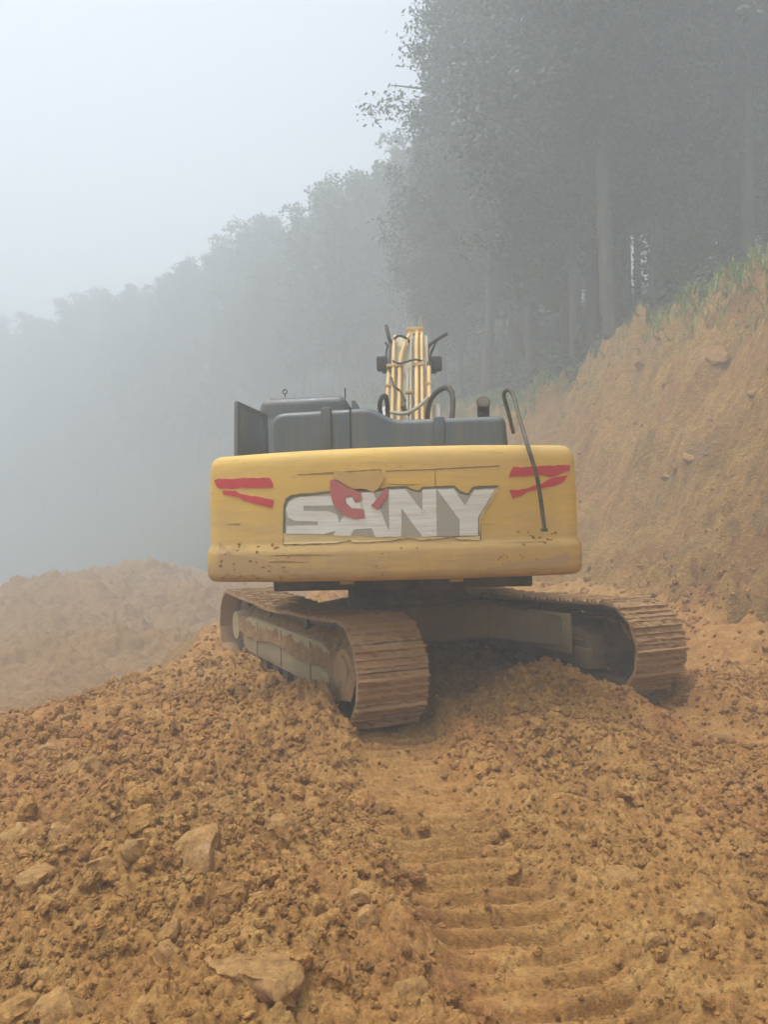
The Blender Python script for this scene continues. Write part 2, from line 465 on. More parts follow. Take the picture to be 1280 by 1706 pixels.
YEL = (0.66, 0.425, 0.085)
M_yel = paint('yellow_counterweight_paint', YEL, 0.6, 0.5, lo=(1.12, 1.75))
M_yel2 = paint('yellow_boom_paint', (0.52, 0.33, 0.09), 0.5, 0.5, streak=(1, 1, 1))
M_boom = paint('dusty_boom_plate', (0.42, 0.36, 0.24), 0.4, 0.6, streak=(1, 1, 1))
M_pipe = paint('pale_yellow_pipe_paint', (0.66, 0.44, 0.17), 0.5, 0.5, streak=(1, 1, 1))
M_grypipe = paint('grey_pipe_paint', (0.36, 0.34, 0.26), 0.5, 0.5, streak=(1, 1, 1))
M_red = paint('red_sticker', (0.52, 0.035, 0.05), 0.16, 0.5)
M_pink = paint('faded_red_sticker', (0.44, 0.12, 0.125), 0.3, 0.5)
M_white = paint('worn_white_paint', (0.72, 0.74, 0.70), 0.65, 0.55, mud=(0.26, 0.24, 0.18), streak=(1, 1, 26))
M_plate = paint('worn_grey_paint', (0.36, 0.37, 0.32), 0.7, 0.6, streak=(1, 1, 26))
M_edge = paint('dark_outline', (0.10, 0.10, 0.06), 0.4, 0.6)  # dark rim around the lettering, for a recessed look
M_cream = paint('cream_outline_paint', (0.66, 0.52, 0.24), 0.5, 0.6)
M_flap = paint('torn_sticker_backing', (0.55, 0.36, 0.12), 0.6, 0.7, streak=(1, 1, 2))
M_black = paint('dark_grey_plastic', (0.062, 0.084, 0.094), 0.22, 0.34, mud=(0.10, 0.10, 0.09), streak=(6, 1, 0.4), spec=0.7)
M_cab = paint('dark_grey_cab_paint', (0.075, 0.092, 0.098), 0.2, 0.35, mud=(0.1, 0.1, 0.09), streak=(6, 1, 0.4), spec=0.7)
M_rub = paint('black_rubber', (0.028, 0.028, 0.026), 0.3, 0.6)
M_rail = paint('dark_rail_paint', (0.05, 0.05, 0.035), 0.4, 0.5)
M_iron = paint('dirty_dark_steel', (0.055, 0.05, 0.04), 0.6, 0.6, mud=(0.22, 0.14, 0.07), streak=(1, 1, 2))
M_frame = paint('dusty_olive_frame', (0.17, 0.14, 0.085), 0.6, 0.7, mud=(0.30, 0.19, 0.09), streak=(1, 3, 0.7))
M_beige = paint('clay_dusted_track_frame', (0.36, 0.28, 0.155), 0.7, 0.8, mud=(0.35, 0.21, 0.10), streak=(1, 3, 0.6))
M_shoe = paint('muddy_track_steel', (0.32, 0.185, 0.08), 0.8, 0.75, mud=(0.38, 0.22, 0.085), streak=(1, 2, 2))
M_mud = soil('caked_mud', [(0.27, 0.155, 0.07), (0.32, 0.185, 0.08), (0.24, 0.13, 0.065), (0.18, 0.10, 0.05), (0.40, 0.25, 0.11)])
M_chrome = paint('bright_steel_rod', (0.75, 0.74, 0.70), 0.1, 0.25)

def glass():
    m, nt, b = nodes_of('fog_grey_window_glass')
    b.inputs['Base Color'].default_value = (0.13, 0.14, 0.15, 1)  # grey of the reflected fog is put into the base colour
    b.inputs['Roughness'].default_value = 0.18
    b.inputs['Specular IOR Level'].default_value = 0.8
    return m
M_glass = glass()

def leaf_mat(name, c1, c2):
    m, nt, b = nodes_of(name)
    x = ramp(nt, noise(nt, pos(nt), 0.9, 3), [(0.35, c1), (0.65, c2)])
    nt.links.new(x, b.inputs['Base Color']); b.inputs['Roughness'].default_value = 0.6
    return m
M_leaf1 = leaf_mat('dark_conifer_needles', (0.030, 0.045, 0.026), (0.045, 0.065, 0.035))
M_leaf2 = leaf_mat('broad_green_leaves', (0.04, 0.06, 0.03), (0.06, 0.085, 0.04))
M_shrub = leaf_mat('shrub_leaves', (0.05, 0.085, 0.04), (0.08, 0.12, 0.05))
M_grass = leaf_mat('crest_grass_blades', (0.15, 0.22, 0.055), (0.27, 0.30, 0.085))
M_bark = paint('pale_bark', (0.075, 0.07, 0.058), 0.4, 0.8, mud=(0.1, 0.1, 0.08), streak=(4, 4, 0.6))

# ------------------------------------------------------------------ ground, cut bank, hillside: one height field, split by what it is
def build_terrain():
    rr = [0.02, 0.3, 0.6, 0.9]
    r = 1.15
    while r < 9: rr.append(r); r *= 1.0034
    while r < 36: rr.append(r); r *= 1.0052
    while r < 60: rr.append(r); r *= 1.011
    while r < 260: rr.append(r); r *= 1.07
    rr.append(260)
    rr = np.array(rr)
    fr = rad(44)
    a = np.concatenate([np.linspace(-fr, fr, 640, endpoint=False), np.linspace(fr, 2 * math.pi - fr, 90, endpoint=False)])
    A, Rr = np.meshgrid(a, rr)
    X = np.sin(A) * Rr; Y = np.cos(A) * Rr
    Z = height(X.ravel(), Y.ravel()).reshape(X.shape)
    nr, na = X.shape
    V = np.stack([X, Y, Z], -1).reshape(-1, 3)
    i = np.arange(nr - 1)[:, None]; j = np.arange(na)[None, :]
    jn = (j + 1) % na
    Fq = np.stack([i * na + j, (i * na + jn) + 0 * i, (i + 1) * na + jn, (i + 1) * na + j], -1).reshape(-1, 4)
    c = V[Fq].mean(1)
    t, over, xt = zones(c[:, 0], c[:, 1])
    far = (c[:, 1] > 43) & (c[:, 0] < xt) | (c[:, 2] < -6)
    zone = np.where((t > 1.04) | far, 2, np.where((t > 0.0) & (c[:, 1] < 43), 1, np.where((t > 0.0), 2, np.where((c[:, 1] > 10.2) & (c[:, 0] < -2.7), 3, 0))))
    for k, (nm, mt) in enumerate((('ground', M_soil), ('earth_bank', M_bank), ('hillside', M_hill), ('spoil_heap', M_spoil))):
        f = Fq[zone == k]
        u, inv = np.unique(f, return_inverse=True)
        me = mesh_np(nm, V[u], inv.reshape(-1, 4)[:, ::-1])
        tag(link(nm, me, mt), kind='structure')
build_terrain()

# ------------------------------------------------------------------ haze
def haze():
    m = bpy.data.materials.new('fog'); m.use_nodes = True
    nt = m.node_tree; nt.nodes.clear()
    v = nt.nodes.new('ShaderNodeVolumePrincipled'); o = nt.nodes.new('ShaderNodeOutputMaterial')
    v.inputs['Color'].default_value = (0.70, 0.758, 0.782, 1)
    v.inputs['Density'].default_value = HAZE
    v.inputs['Anisotropy'].default_value = 0.0
    nt.links.new(v.outputs[0], o.inputs['Volume'])
    bm = bmesh.new(); box(bm, (-270, -270, -24), (270, 270, 43))
    tag(bm_obj('haze', bm, m), kind='stuff')
haze()

# ------------------------------------------------------------------ excavator
root = bpy.data.objects.new('excavator', None)
col.objects.link(root)
tag(root, 'muddy yellow tracked excavator seen from behind with worn lettering on its counterweight', 'excavator')
root.location = (0.34, 8.27, 0.0)
root.rotation_euler = (rad(-0.6), rad(-0.9), 0)
MROOT = Matrix.Translation(root.location) @ root.rotation_euler.to_matrix().to_4x4()
MU = Matrix.Translation((-0.06, 0, 0)) @ Matrix.Rotation(rad(-4.3), 4, 'Z') @ Matrix.Rotation(rad(-0.6), 4, 'Y')       # the house, slewed
MT = Matrix.Rotation(rad(25), 4, 'Z')         # the undercarriage
WU = (MROOT @ MU).inverted()

def at(px, py, d):
    """point of the house frame that stands d metres ahead of the camera, in the direction of a picture point"""
    return WU @ Vector(((px - 640) / 1230 * d, d, EYE + (880 - py) / 1230 * d))

def part(name, bm, mat, parent=root, M=MU, smooth=True):
    return bm_obj(name, bm, mat, parent, M if parent is root else None, smooth)

# ---- counterweight: plan outline (arc with rounded corners) lofted through a height profile
CT, CR, CW2, CZ0, CZ1 = 2.90, 3.4, 1.472, 1.19, 2.185
PROF = [(1.19, .07), (1.196, .042), (1.212, .018), (1.235, .004), (1.27, 0), (1.40, .0), (1.43, .004), (1.455, .02), (1.49, .028), (1.8, .026), (2.06, .034),
        (2.10, .040), (2.13, .050), (2.155, .066), (2.172, .088), (2.182, .115), (2.185, .14)]
def inset(z): return float(np.interp(z, [p[0] for p in PROF], [p[1] for p in PROF]))
def csurf(x, z): return -CT + x * x / (2 * CR) + inset(z)
def counterweight():
    plan = []
    n = 40
    yb = -CT + CW2 ** 2 / (2 * CR)
    pts = [(-CW2, -1.85), (-CW2, yb)] + [(-CW2 + 2 * CW2 * i / n, -CT + (-CW2 + 2 * CW2 * i / n) ** 2 / (2 * CR)) for i in range(1, n)] + [(CW2, yb), (CW2, -1.85)]
    # round the two rear corners
    core = [p for p in pts[2:-2] if abs(p[0]) < CW2 - 0.11]
    def corner(s):
        a = Vector((s * CW2, yb + 0.11)); b = Vector((s * CW2, yb)); c = Vector((s * (CW2 - 0.11), -CT + (CW2 - 0.11) ** 2 / (2 * CR)))
        return [tuple(a * (1 - t) ** 2 + b * 2 * t * (1 - t) + c * t * t) for t in [k / 7 for k in range(8)]]
    plan = [(-CW2, -1.85)] + corner(-1) + core + corner(1)[::-1] + [(CW2, -1.85)]
    N = len(plan); nor = []
    for i, p in enumerate(plan):
        a = Vector(plan[max(i - 1, 0)]); b = Vector(plan[min(i + 1, N - 1)]); t = (b - a).normalized()
        nor.append(Vector((-t.y, t.x)))
    bm = bmesh.new(); rings = []
    for z, ins in PROF:
        ring = []
        for i, p in enumerate(plan):
            k = min(ins, 0.16)
            q = Vector(p) + nor[i] * k
            if i in (0, N - 1): q.y = -1.85
            ring.append(bm.verts.new((q.x, q.y, z)))
        rings.append(ring)
    for a, b in zip(rings, rings[1:]):
        for i in range(N - 1): bm.faces.new((a[i], a[i + 1], b[i + 1], b[i]))
        bm.faces.new((a[N - 1], a[0], b[0], b[N - 1]))
    bm.faces.new(rings[0][::-1]); bm.faces.new(rings[-1])
    return part('counterweight', bm, M_yel)
cw = counterweight()

WCAM = WU @ Vector((0, 0, EYE))
def on_cw(px, py):
    """(x, z) on the counterweight's rear face"""
    d = (at(px, py, 5.0) - WCAM).normalized()
    t = 5.2
    for _ in range(12):
        p = WCAM + d * t
        t += (csurf(p.x, p.z) - p.y) / d.y * 0.9
    p = WCAM + d * t
    return (p.x, p.z)

def decal(name, poly, off, mat, parent=cw, thick=0.004, wob=0.0):
    """a thin sheet cut to an outline and laid on the counterweight's curved face, with edges of its own"""
    poly = [Vector(p) for p in poly]
    if wob:
        q = []
        for i, p in enumerate(poly):
            e = poly[(i + 1) % len(poly)]; n = max(1, int((e - p).length / 0.03))
            for k in range(n):
                w = p.lerp(e, k / n)
                q.append(w + Vector((random.uniform(-wob, wob), random.uniform(-wob, wob))) * (0.3 if k == 0 else 1))
        poly = q
    xs = [p.x for p in poly]; zs = [p.y for p in poly]
    pts = list(poly); st = 0.04
    def inside(p):
        c = False; j = len(poly) - 1
        for i in range(len(poly)):
            a, b = poly[i], poly[j]
            if (a.y > p.y) != (b.y > p.y) and p.x < (b.x - a.x) * (p.y - a.y) / (b.y - a.y) + a.x: c = not c
            j = i
        return c
    x = min(xs) + st / 2
    while x < max(xs):
        z = min(zs) + st / 2
        while z < max(zs):
            p = Vector((x, z))
            if inside(p): pts.append(p)
            z += st
        x += st
    vs, es, fs, *_ = delaunay_2d_cdt(pts, [], [list(range(len(poly)))], 1, 1e-5)
    bm = bmesh.new()
    bv = [bm.verts.new((v.x, csurf(v.x, v.y) - off - thick, v.y)) for v in vs]
    for f in fs:
        try: bm.faces.new([bv[i] for i in f])
        except ValueError: pass
    bnd = [e for e in bm.edges if len(e.link_faces) == 1]
    g = bmesh.ops.extrude_edge_only(bm, edges=bnd)
    for v in g['geom']:
        if isinstance(v, bmesh.types.BMVert): v.co.y += off + thick + 0.004
    return part(name, bm, mat, parent, smooth=False)

def z5(pts): return [on_cw(340 + x / 4, 740 + y / 4) for x, y in pts]
def z6(pts): return [on_cw(640 + x / 3.765, 740 + y / 3.765) for x, y in pts]
def zp(pts): return [on_cw(x, y) for x, y in pts]

outline = [(472, 908), (472, 842), (476, 830), (486, 824), (548, 818), (575, 816), (600, 814), (640, 813), (646, 811), (678, 810), (686, 814), (698, 817), (704, 811),
           (758, 809), (768, 818), (780, 822), (788, 811), (800, 809), (832, 809), (816, 842), (803, 862), (802, 899), (765, 900), (752, 894), (730, 899), (700, 901), (686, 896), (650, 902), (588, 905), (584, 900), (560, 906)]
decal('lettering_outline', zp(outline), 0.0, M_edge, thick=0.003, wob=0.003)
cream = [(473, 907), (473, 888), (540, 886), (560, 889), (640, 893), (690, 893), (740, 895), (800, 893), (799, 862), (826, 815), (830, 811), (829, 818), (802, 864), (800, 899), (765, 899), (752, 894), (730, 898), (700, 900), (686, 896), (650, 901), (588, 904), (584, 899), (560, 905)]
decal('lettering_edge', zp(cream), 0.0034, M_cream, thick=0.002, wob=0.003)
infill = [(476, 890), (476, 846), (480, 836), (490, 829), (548, 823), (640, 818), (650, 815), (678, 814), (686, 818), (700, 821), (706, 815), (757, 813), (767, 823), (781, 826), (790, 815), (826, 813), (812, 842), (798, 862), (797, 893), (690, 894), (640, 895), (560, 890)]
decal('lettering_infill', zp(infill), 0.0058, M_plate, thick=0.002, wob=0.002)
letters = {
    'S': [(562, 826), (500, 828), (482, 836), (477, 848), (480, 862), (492, 868), (530, 869), (530, 875), (478, 876), (477, 889), (540, 890), (560, 884), (566, 872), (562, 858), (548, 852), (506, 851), (506, 843), (562, 842)],
    'A': [(592, 822), (622, 820), (652, 894), (626, 895), (620, 880), (590, 882), (584, 893), (556, 892)],
    'N': [(648, 816), (676, 815), (704, 852), (704, 816), (727, 815), (728, 893), (704, 894), (669, 846), (669, 894), (649, 894)],
    'Y': [(729, 816), (756, 815), (775, 842), (791, 817), (825, 815), (797, 862), (797, 892), (766, 892), (766, 866)],
}
for k in 'SANY':
    decal('letter', zp(letters[k]), 0.0076, M_white, thick=0.002, wob=0.0015)
decal('peeled_sticker', z5([(868, 175), (905, 182), (1000, 195), (1100, 175), (1195, 195), (1205, 225), (1160, 300), (1125, 318), (1080, 300), (1010, 300), (950, 272), (905, 245), (860, 235)]), 0.0145, M_flap, thick=0.003, wob=0.004)
decal('logo_sticker', z5([(840, 245), (870, 236), (945, 285), (960, 302), (1000, 302), (1050, 325), (1052, 380), (1010, 388), (990, 350), (942, 356), (948, 390), (985, 430), (1065, 436), (1072, 490), (1000, 497), (920, 467), (865, 400), (845, 330)]), 0.0148, M_pink, thick=0.003, wob=0.003)
decal('logo_sticker', z5([(1215, 292), (1228, 300), (1222, 350), (1160, 440), (1115, 410), (1150, 370)]), 0.0148, M_pink, thick=0.003, wob=0.003)
decal('logo_arc', z5([(945, 360), (989, 353), (1006, 390), (1047, 394), (1045, 431), (986, 427), (952, 394)]), 0.0152, M_white, thick=0.003)
for f in ([(65, 240), (95, 230), (440, 225), (465, 285), (380, 290), (240, 288), (200, 298), (90, 292)],
          [(120, 310), (215, 312), (235, 330), (290, 340), (465, 372), (455, 425), (380, 408), (270, 380), (240, 358), (125, 335)]):
    decal('red_stripe', z5(f), 0.0, M_red, thick=0.003, wob=0.005)
for f in ([(785, 210), (810, 145), (1170, 130), (1168, 165), (1120, 180), (1050, 205), (1000, 192), (900, 200)],
          [(785, 290), (870, 282), (1000, 245), (1050, 215), (1160, 195), (1130, 235), (1080, 255), (1000, 275), (900, 300), (860, 325), (810, 340)]):
    decal('red_stripe', z6(f), 0.0, M_red, thick=0.003, wob=0.005)
def spatter():
    rs = np.random.RandomState(77); bm = bmesh.new()
    spots = [(rs.uniform(.95, 1.28), rs.uniform(1.42, 1.56), rs.uniform(.006, .02)) for _ in range(16)] + [(rs.uniform(.8, 1.0), rs.uniform(1.32, 1.37), rs.uniform(.005, .014)) for _ in range(8)] \
        + [(rs.uniform(-1.32, -0.75), 1.22 + .3 * rs.rand() ** 2.2, rs.uniform(.008, .026)) for _ in range(46)] + [(rs.uniform(-1.2, 1.3), 1.21 + .25 * rs.rand() ** 2, rs.uniform(.004, .012)) for _ in range(60)] \
        + [(rs.uniform(-.12, .3), rs.uniform(2.0, 2.04), rs.uniform(.003, .008)) for _ in range(8)]
    for x, z, r in spots:
        r *= 0.55; M = Matrix.Translation((x, csurf(x, z) - .001, z)) @ Matrix.Diagonal((r * rs.uniform(.8, 2.2), r * .35, r * rs.uniform(.6, 1.2), 1)) @ Matrix.Rotation(rs.uniform(0, 6), 4, 'Y')
        g = bmesh.ops.create_icosphere(bm, subdivisions=2, radius=1, matrix=M)
        for v in g['verts']: v.co += Vector((rs.normal(), 0, rs.normal())) * r * .13
    tag(part('mud_spatter', bm, M_soil, cw), kind='stuff')
spatter()
M_film = paint('dried_mud_film', (0.43, 0.285, 0.125), 0.7, 0.8, mud=(0.28, 0.16, 0.07), streak=(1, 1, 4))
M_scr = paint('bare_scratch', (0.26, 0.165, 0.06), 0.5, 0.7)
decal('mud_patch', [(-1.34, 1.50), (-1.29, 1.47), (-1.22, 1.40), (-1.02, 1.385), (-0.86, 1.32), (-0.6, 1.30), (-0.45, 1.25), (-1.34, 1.245)], 0.0, M_film, thick=0.003, wob=0.014)
decal('mud_patch', [(0.7, 1.25), (0.9, 1.29), (1.08, 1.285), (1.2, 1.33), (1.34, 1.36), (1.34, 1.245)], 0.0, M_film, thick=0.003, wob=0.014)
for q in ([(495, 790), (560, 786), (634, 781), (635, 783), (560, 789), (496, 792)], [(642, 784), (720, 781), (833, 775), (834, 777), (720, 783), (643, 786)], [(832, 904), (870, 903), (912, 901), (912, 903), (870, 905)],
          [(640, 806), (680, 807), (707, 806), (680, 809)], [(633, 782), (635, 782), (636, 797), (634, 797)], [(725, 782), (726, 782), (727, 808), (725, 808)], [(380, 873), (400, 872), (401, 874)], [(440, 926), (500, 923), (560, 925), (500, 927)], [(410, 938), (470, 934), (520, 937), (470, 938)]):
    decal('scratch', zp(q), 0.0, M_scr, thick=0.0012, wob=0.0012)
for x in (-0.33, 0.50):
    bm = bmesh.new(); box(bm, (x - 0.05, -2.72, 1.16), (x + 0.05, -2.66, 1.205), 0.006); part('lifting_lug', bm, M_yel, cw)

# ---- engine hood of dark plastic
def hood():
    bm = bmesh.new()
    P = round_poly([(-0.96, 2.12), (-0.95, 2.535), (-0.14, 2.55), (0.04, 2.445), (0.93, 2.445), (0.95, 2.12)], [0.01, 0.12, 0.06, 0.10, 0.07, 0.01], 6)
    prism(bm, P, 1, -2.44, -1.15, 0.05, 4)
    h = part('engine_hood', bm, M_black)
    bm = bmesh.new(); prism(bm, round_poly([(-0.54, 2.19), (-0.54, 2.562), (-0.455, 2.562), (-0.455, 2.19)], 0.02, 3), 1, -2.458, -1.2, 0.012, 2); part('hood_rib', bm, M_black, h)
    bm = bmesh.new(); prism(bm, round_poly([(-0.31, 2.19), (-0.31, 2.556), (-0.30, 2.556), (-0.30, 2.19)], 0.002, 1), 1, -2.446, -1.2); part('hood_seam', bm, M_rub, h)
    bm = bmesh.new(); prism(bm, round_poly([(0.36, 2.19), (0.36, 2.452), (0.45, 2.452), (0.45, 2.19)], 0.02, 3), 1, -2.453, -1.2, 0.012, 2); part('hood_rib', bm, M_black, h)
    bm = bmesh.new(); box(bm, (-0.62, -2.5, 2.186), (-0.45, -2.42, 2.205), 0.006); part('mud_lump', bm, M_mud, h)
hood()

# ---- exhaust: a short stack with an elbow open to the rear
def exhaust():
    b = at(807, 712, 6.75)
    bm = bmesh.new()
    tube(bm, [b + Vector((0, 0, -0.1)), b + Vector((0, 0, 0.10)), b + Vector((0, -0.015, 0.17)), b + Vector((0, -0.07, 0.225))], 0.056, 18, True, 6)
    e = part('exhaust_pipe', bm, M_rub)
    d = Vector((0, -0.06, 0.045)).normalized(); c = b + Vector((0, -0.07, 0.225))
    bm = bmesh.new(); cyl(bm, c - d * 0.012, c + d * 0.004, 0.066, 18); part('exhaust_rim', bm, M_rub, e)
    bm = bmesh.new(); cyl(bm, c + d * 0.002, c + d * 0.007, 0.05, 18); part('exhaust_opening', bm, M_iron, e)
exhaust()

# ---- the bent handrail hanging over the counterweight
bm = bmesh.new()
tube(bm, [at(857, 722, 6.0), at(847, 682, 6.0), at(841, 660, 5.98), at(843, 651, 5.96), at(850, 650, 5.92), at(857, 660, 5.85), at(868, 700, 5.62), at(878, 735, 5.42), at(885, 758, 5.36), at(895, 792, 5.34), at(902, 835, 5.36), at(908, 883, 5.37)], 0.016, 10, True, 5)
rail = part('handrail', bm, M_rail)
bm = bmesh.new(); p = at(908, 883, 5.37); box(bm, p - Vector((0.022, 0.012, 0.012)), p + Vector((0.022, 0.06, 0.012)), 0.004); part('rail_foot', bm, M_rail, rail)

# ---- cab with its door swung right back
def cab():
    x0, x1, y0, y1, z0, z1 = -1.42, -0.47, -1.02, 0.85, 1.32, 2.93
    bm = bmesh.new()
    prism(bm, round_poly([(x0, z0), (x0 + 0.0, 2.55), (x0 + 0.03, z1), (x1 - 0.04, z1 + 0.01), (x1, 2.55), (x1, z0)], [0.02, 0.3, 0.10, 0.10, 0.3, 0.02], 5), 1, y0, y1, 0.08, 4)
    c = part('cab', bm, M_cab)
    bm = bmesh.new(); box(bm, (x0 + 0.08, y0 - 0.006, 2.0), (x1 - 0.08, y0 + 0.02, 2.72), 0.004); part('rear_window', bm, M_glass, c)
    bm = bmesh.new(); box(bm, (x0 + 0.08, y1 - 0.02, 1.6), (x1 - 0.08, y1 + 0.006, 2.75), 0.004); part('windscreen', bm, M_glass, c)
    bm = bmesh.new(); box(bm, (x1 - 0.02, y0 + 0.15, 2.0), (x1 + 0.006, y1 - 0.15, 2.75), 0.004); part('side_window', bm, M_glass, c)
    bm = bmesh.new(); box(bm, (x0 - 0.004, y0 + 0.9, 1.5), (x0 + 0.02, y1 - 0.12, 2.75), 0.004); part('side_window', bm, M_glass, c)
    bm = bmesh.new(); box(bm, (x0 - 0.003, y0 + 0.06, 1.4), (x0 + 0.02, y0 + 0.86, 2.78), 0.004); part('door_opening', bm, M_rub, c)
    # roof rim, aerial, ring
    bm = bmesh.new(); box(bm, (x0 + 0.1, y0 + 0.15, z1 - 0.01), (x1 - 0.1, y1 - 0.1, z1 + 0.03), 0.02); part('roof_panel', bm, M_cab, c)
    a = at(575, 664, 7.4)
    bm = bmesh.new(); cyl(bm, a, a + Vector((0, 0, 0.11)), 0.007, 8); part('aerial', bm, M_rub, c)
    q = at(474, 652, 7.6)
    bm = bmesh.new()
    tube(bm, [q + Vector((0.022 * math.cos(t), 0, 0.022 * math.sin(t))) for t in np.linspace(0, 2 * math.pi, 17)], 0.006, 6, False)
    cyl(bm, q + Vector((0, 0, -0.06)), q + Vector((0, 0, -0.022)), 0.006, 6)
    part('roof_ring', bm, M_rub, c)
    # sloping guard right of the cab
    bm = bmesh.new(); prism(bm, [(-0.47, 2.5), (-0.47, 2.90), (-0.43, 2.90), (-0.36, 2.74), (-0.34, 2.5)], 1, -0.9, -0.3, 0.015); part('side_guard', bm, M_cab, c)
    bm = bmesh.new(); cyl(bm, (-0.38, -0.6, 2.76), (-0.12, -0.6, 2.765), 0.02, 8); part('guard_rail', bm, M_rub, c)
cab()
def cab_door():
    a = at(443, 690, 7.2); b = at(392, 668, 6.45)
    h = Vector((b.x - a.x, b.y - a.y, 0)); L = h.length; h.normalize(); n = Vector((-h.y, h.x, 0))
    z1 = a.z; z0 = 1.42
    def quad(bm, u0, u1, w0, w1, t0, t1, bev, lean=0.0):
        vs = box(bm, (u0, t0, w0), (u1, t1, w1), bev)
        for v in vs:
            u, t, w = v.co
            u2 = u + (0.06 * u / L) * (z1 - w) * lean
            v.co = a + h * u2 + n * t; v.co.z = w - (0.02 if False else 0)
    bm = bmesh.new(); quad(bm, 0, L, z0, z1, -0.02, 0.02, 0.012, 1)
    d = part('cab_door', bm, M_cab)
    bm = bmesh.new(); quad(bm, 0.07, L - 0.06, 1.95, z1 - 0.06, -0.026, 0.026, 0.004, 1); part('door_window', bm, M_glass, d)
    bm = bmesh.new(); quad(bm, L - 0.16, L - 0.05, 1.80, 1.84, -0.05, 0.05, 0.008); part('door_handle', bm, M_rub, d)
cab_door()

# ---- deck and side boxes of the house
bm = bmesh.new(); prism(bm, round_poly([(-1.36, -1.9), (1.36, -1.9), (1.36, 1.25), (-1.38, 1.25)], 0.1), 2, 1.17, 1.31, 0.01); deck = part('upper_deck', bm, M_iron)
bm = bmesh.new(); box(bm, (-1.30, -0.95, 0.99), (1.28, 1.05, 1.165), 0.02); part('deck_belly', bm, M_iron, deck)
bm = bmesh.new(); cyl(bm, (0, 0, 0.80), (0, 0, 0.988), 0.66, 40); part('slew_ring', bm, M_iron)
bm = bmesh.new(); box(bm, (-1.36, -1.84, 1.315), (-0.55, -1.1, 2.14), 0.03); sb = part('side_cover', bm, M_yel2)
bm = bmesh.new(); box(bm, (-1.372, -1.7, 1.45), (-1.358, -1.25, 2.0), 0.004); part('vent_grille', bm, M_rub, sb)
bm = bmesh.new(); box(bm, (0.56, -1.84, 1.315), (1.36, 0.95, 2.14), 0.03); sb = part('side_cover', bm, M_yel2)
bm = bmesh.new(); box(bm, (1.358, -1.7, 1.45), (1.372, -0.9, 2.0), 0.004); part('vent_grille', bm, M_rub, sb)
bm = bmesh.new(); box(bm, (-0.5, -1.83, 1.315), (0.5, -0.9, 2.2), 0.03); part('engine_block', bm, M_iron)

# ---- boom, arm, bucket
BX = 0.05
rear = [(0.10, 2.0), (0.95, 3.15), (1.75, 4.12), (2.3, 4.40), (2.9, 4.45), (5.3, 3.75)]
under = [(5.2, 3.45), (2.95, 3.78), (2.5, 3.70), (1.65, 2.85), (0.6, 1.72), (0.15, 1.72)]
bm = bmesh.new(); prism(bm, rear + under, 0, BX - 0.25, BX + 0.25, 0.012)
boom = part('boom', bm, M_boom, smooth=False)
def on_boom(x, s, off):
    """point along the boom's rear edge, s metres from the foot, off metres clear of the plate"""
    acc = 0
    for (a, b), (c, d) in zip(rear, rear[1:]):
        L = math.hypot(c - a, d - b)
        if s <= acc + L or (c, d) == rear[-1]:
            t = (s - acc) / L; ny, nz = -(d - b) / L, (c - a) / L
            return Vector((BX + x, a + (c - a) * t + ny * off, b + (d - b) * t + nz * off))
        acc += L
def bpipe(x, s0, s1, r, mat, off=0.07, pts=None):
    bm = bmesh.new()
    P = [on_boom(x, s0 + (s1 - s0) * k / 10, off) for k in range(11)] + (pts or [])
    tube(bm, P, r, 10, True, 3); return part('boom_pipe', bm, mat, boom)
bpipe(-0.275, 0.2, 2.05, 0.021, M_pipe)
bpipe(-0.21, 0.2, 3.0, 0.022, M_pipe)
bpipe(-0.125, 0.2, 2.2, 0.025, M_pipe, pts=[on_boom(-0.09, 2.5, 0.08), on_boom(-0.03, 2.75, 0.09), on_boom(-0.01, 3.0, 0.08)])
bpipe(-0.02, 0.2, 2.1, 0.016, M_grypipe)
bpipe(0.02, 0.2, 3.1, 0.016, M_grypipe)
bpipe(0.095, 0.2, 3.25, 0.027, M_pipe)
bpipe(0.165, 0.2, 3.2, 0.022, M_pipe)
bpipe(0.255, 0.2, 2.1, 0.027, M_pipe)
for s, spans in ((1.05, ((-0.24, -0.09), (0.06, 0.2))), (2.15, ((-0.30, -0.09), (0.04, 0.2))), (1.75, ((-0.31, -0.24), (0.22, 0.29))), (3.1, ((-0.04, 0.18),)), (1.6, ((-0.05, 0.05),))):
    for x0, x1 in spans:
        bm = bmesh.new(); a = on_boom(x0, s, 0.075); b = on_boom(x1, s, 0.075)
        box(bm, (a.x, a.y - 0.045, a.z - 0.02), (b.x, a.y + 0.03, a.z + 0.02), 0.006); part('pipe_clamp', bm, M_pipe, boom)
# bracket at the top of the boom
t0 = on_boom(0.0, 3.25, 0.06)
for dx in (-0.04, 0.05, 0.13, 0.16):
    bm = bmesh.new(); cyl(bm, t0 + Vector((dx, 0, 0)), t0 + Vector((dx, 0.05, 0.2 + 0.03 * (dx > 0.1))), 0.011, 8); part('bracket_post', bm, M_grypipe, boom)
bm = bmesh.new(); box(bm, (BX - 0.06, t0.y - 0.03, t0.z + 0.02), (BX + 0.19, t0.y + 0.03, t0.z + 0.07), 0.006); part('bracket_bar', bm, M_pipe, boom)
for px in (637, 728):
    p = at(px, 605, 10.0)
    bm = bmesh.new(); box(bm, p - Vector((0.075, 0.06, 0.10)), p + Vector((0.075, 0.06, 0.10)), 0.03, 3); wl_ = part('work_light', bm, M_rub, boom)
    bm = bmesh.new(); s = 1 if px > 680 else -1; box(bm, (min(BX + s * 0.24, p.x), p.y - 0.02, p.z - 0.13), (max(BX + s * 0.24, p.x), p.y + 0.02, p.z - 0.10)); part('light_bracket', bm, M_rub, boom)
def hose(pts, r=0.02, mat=M_rub, parent=boom):
    bm = bmesh.new(); tube(bm, pts, r, 8, True, 6); part('hose', bm, mat, parent)
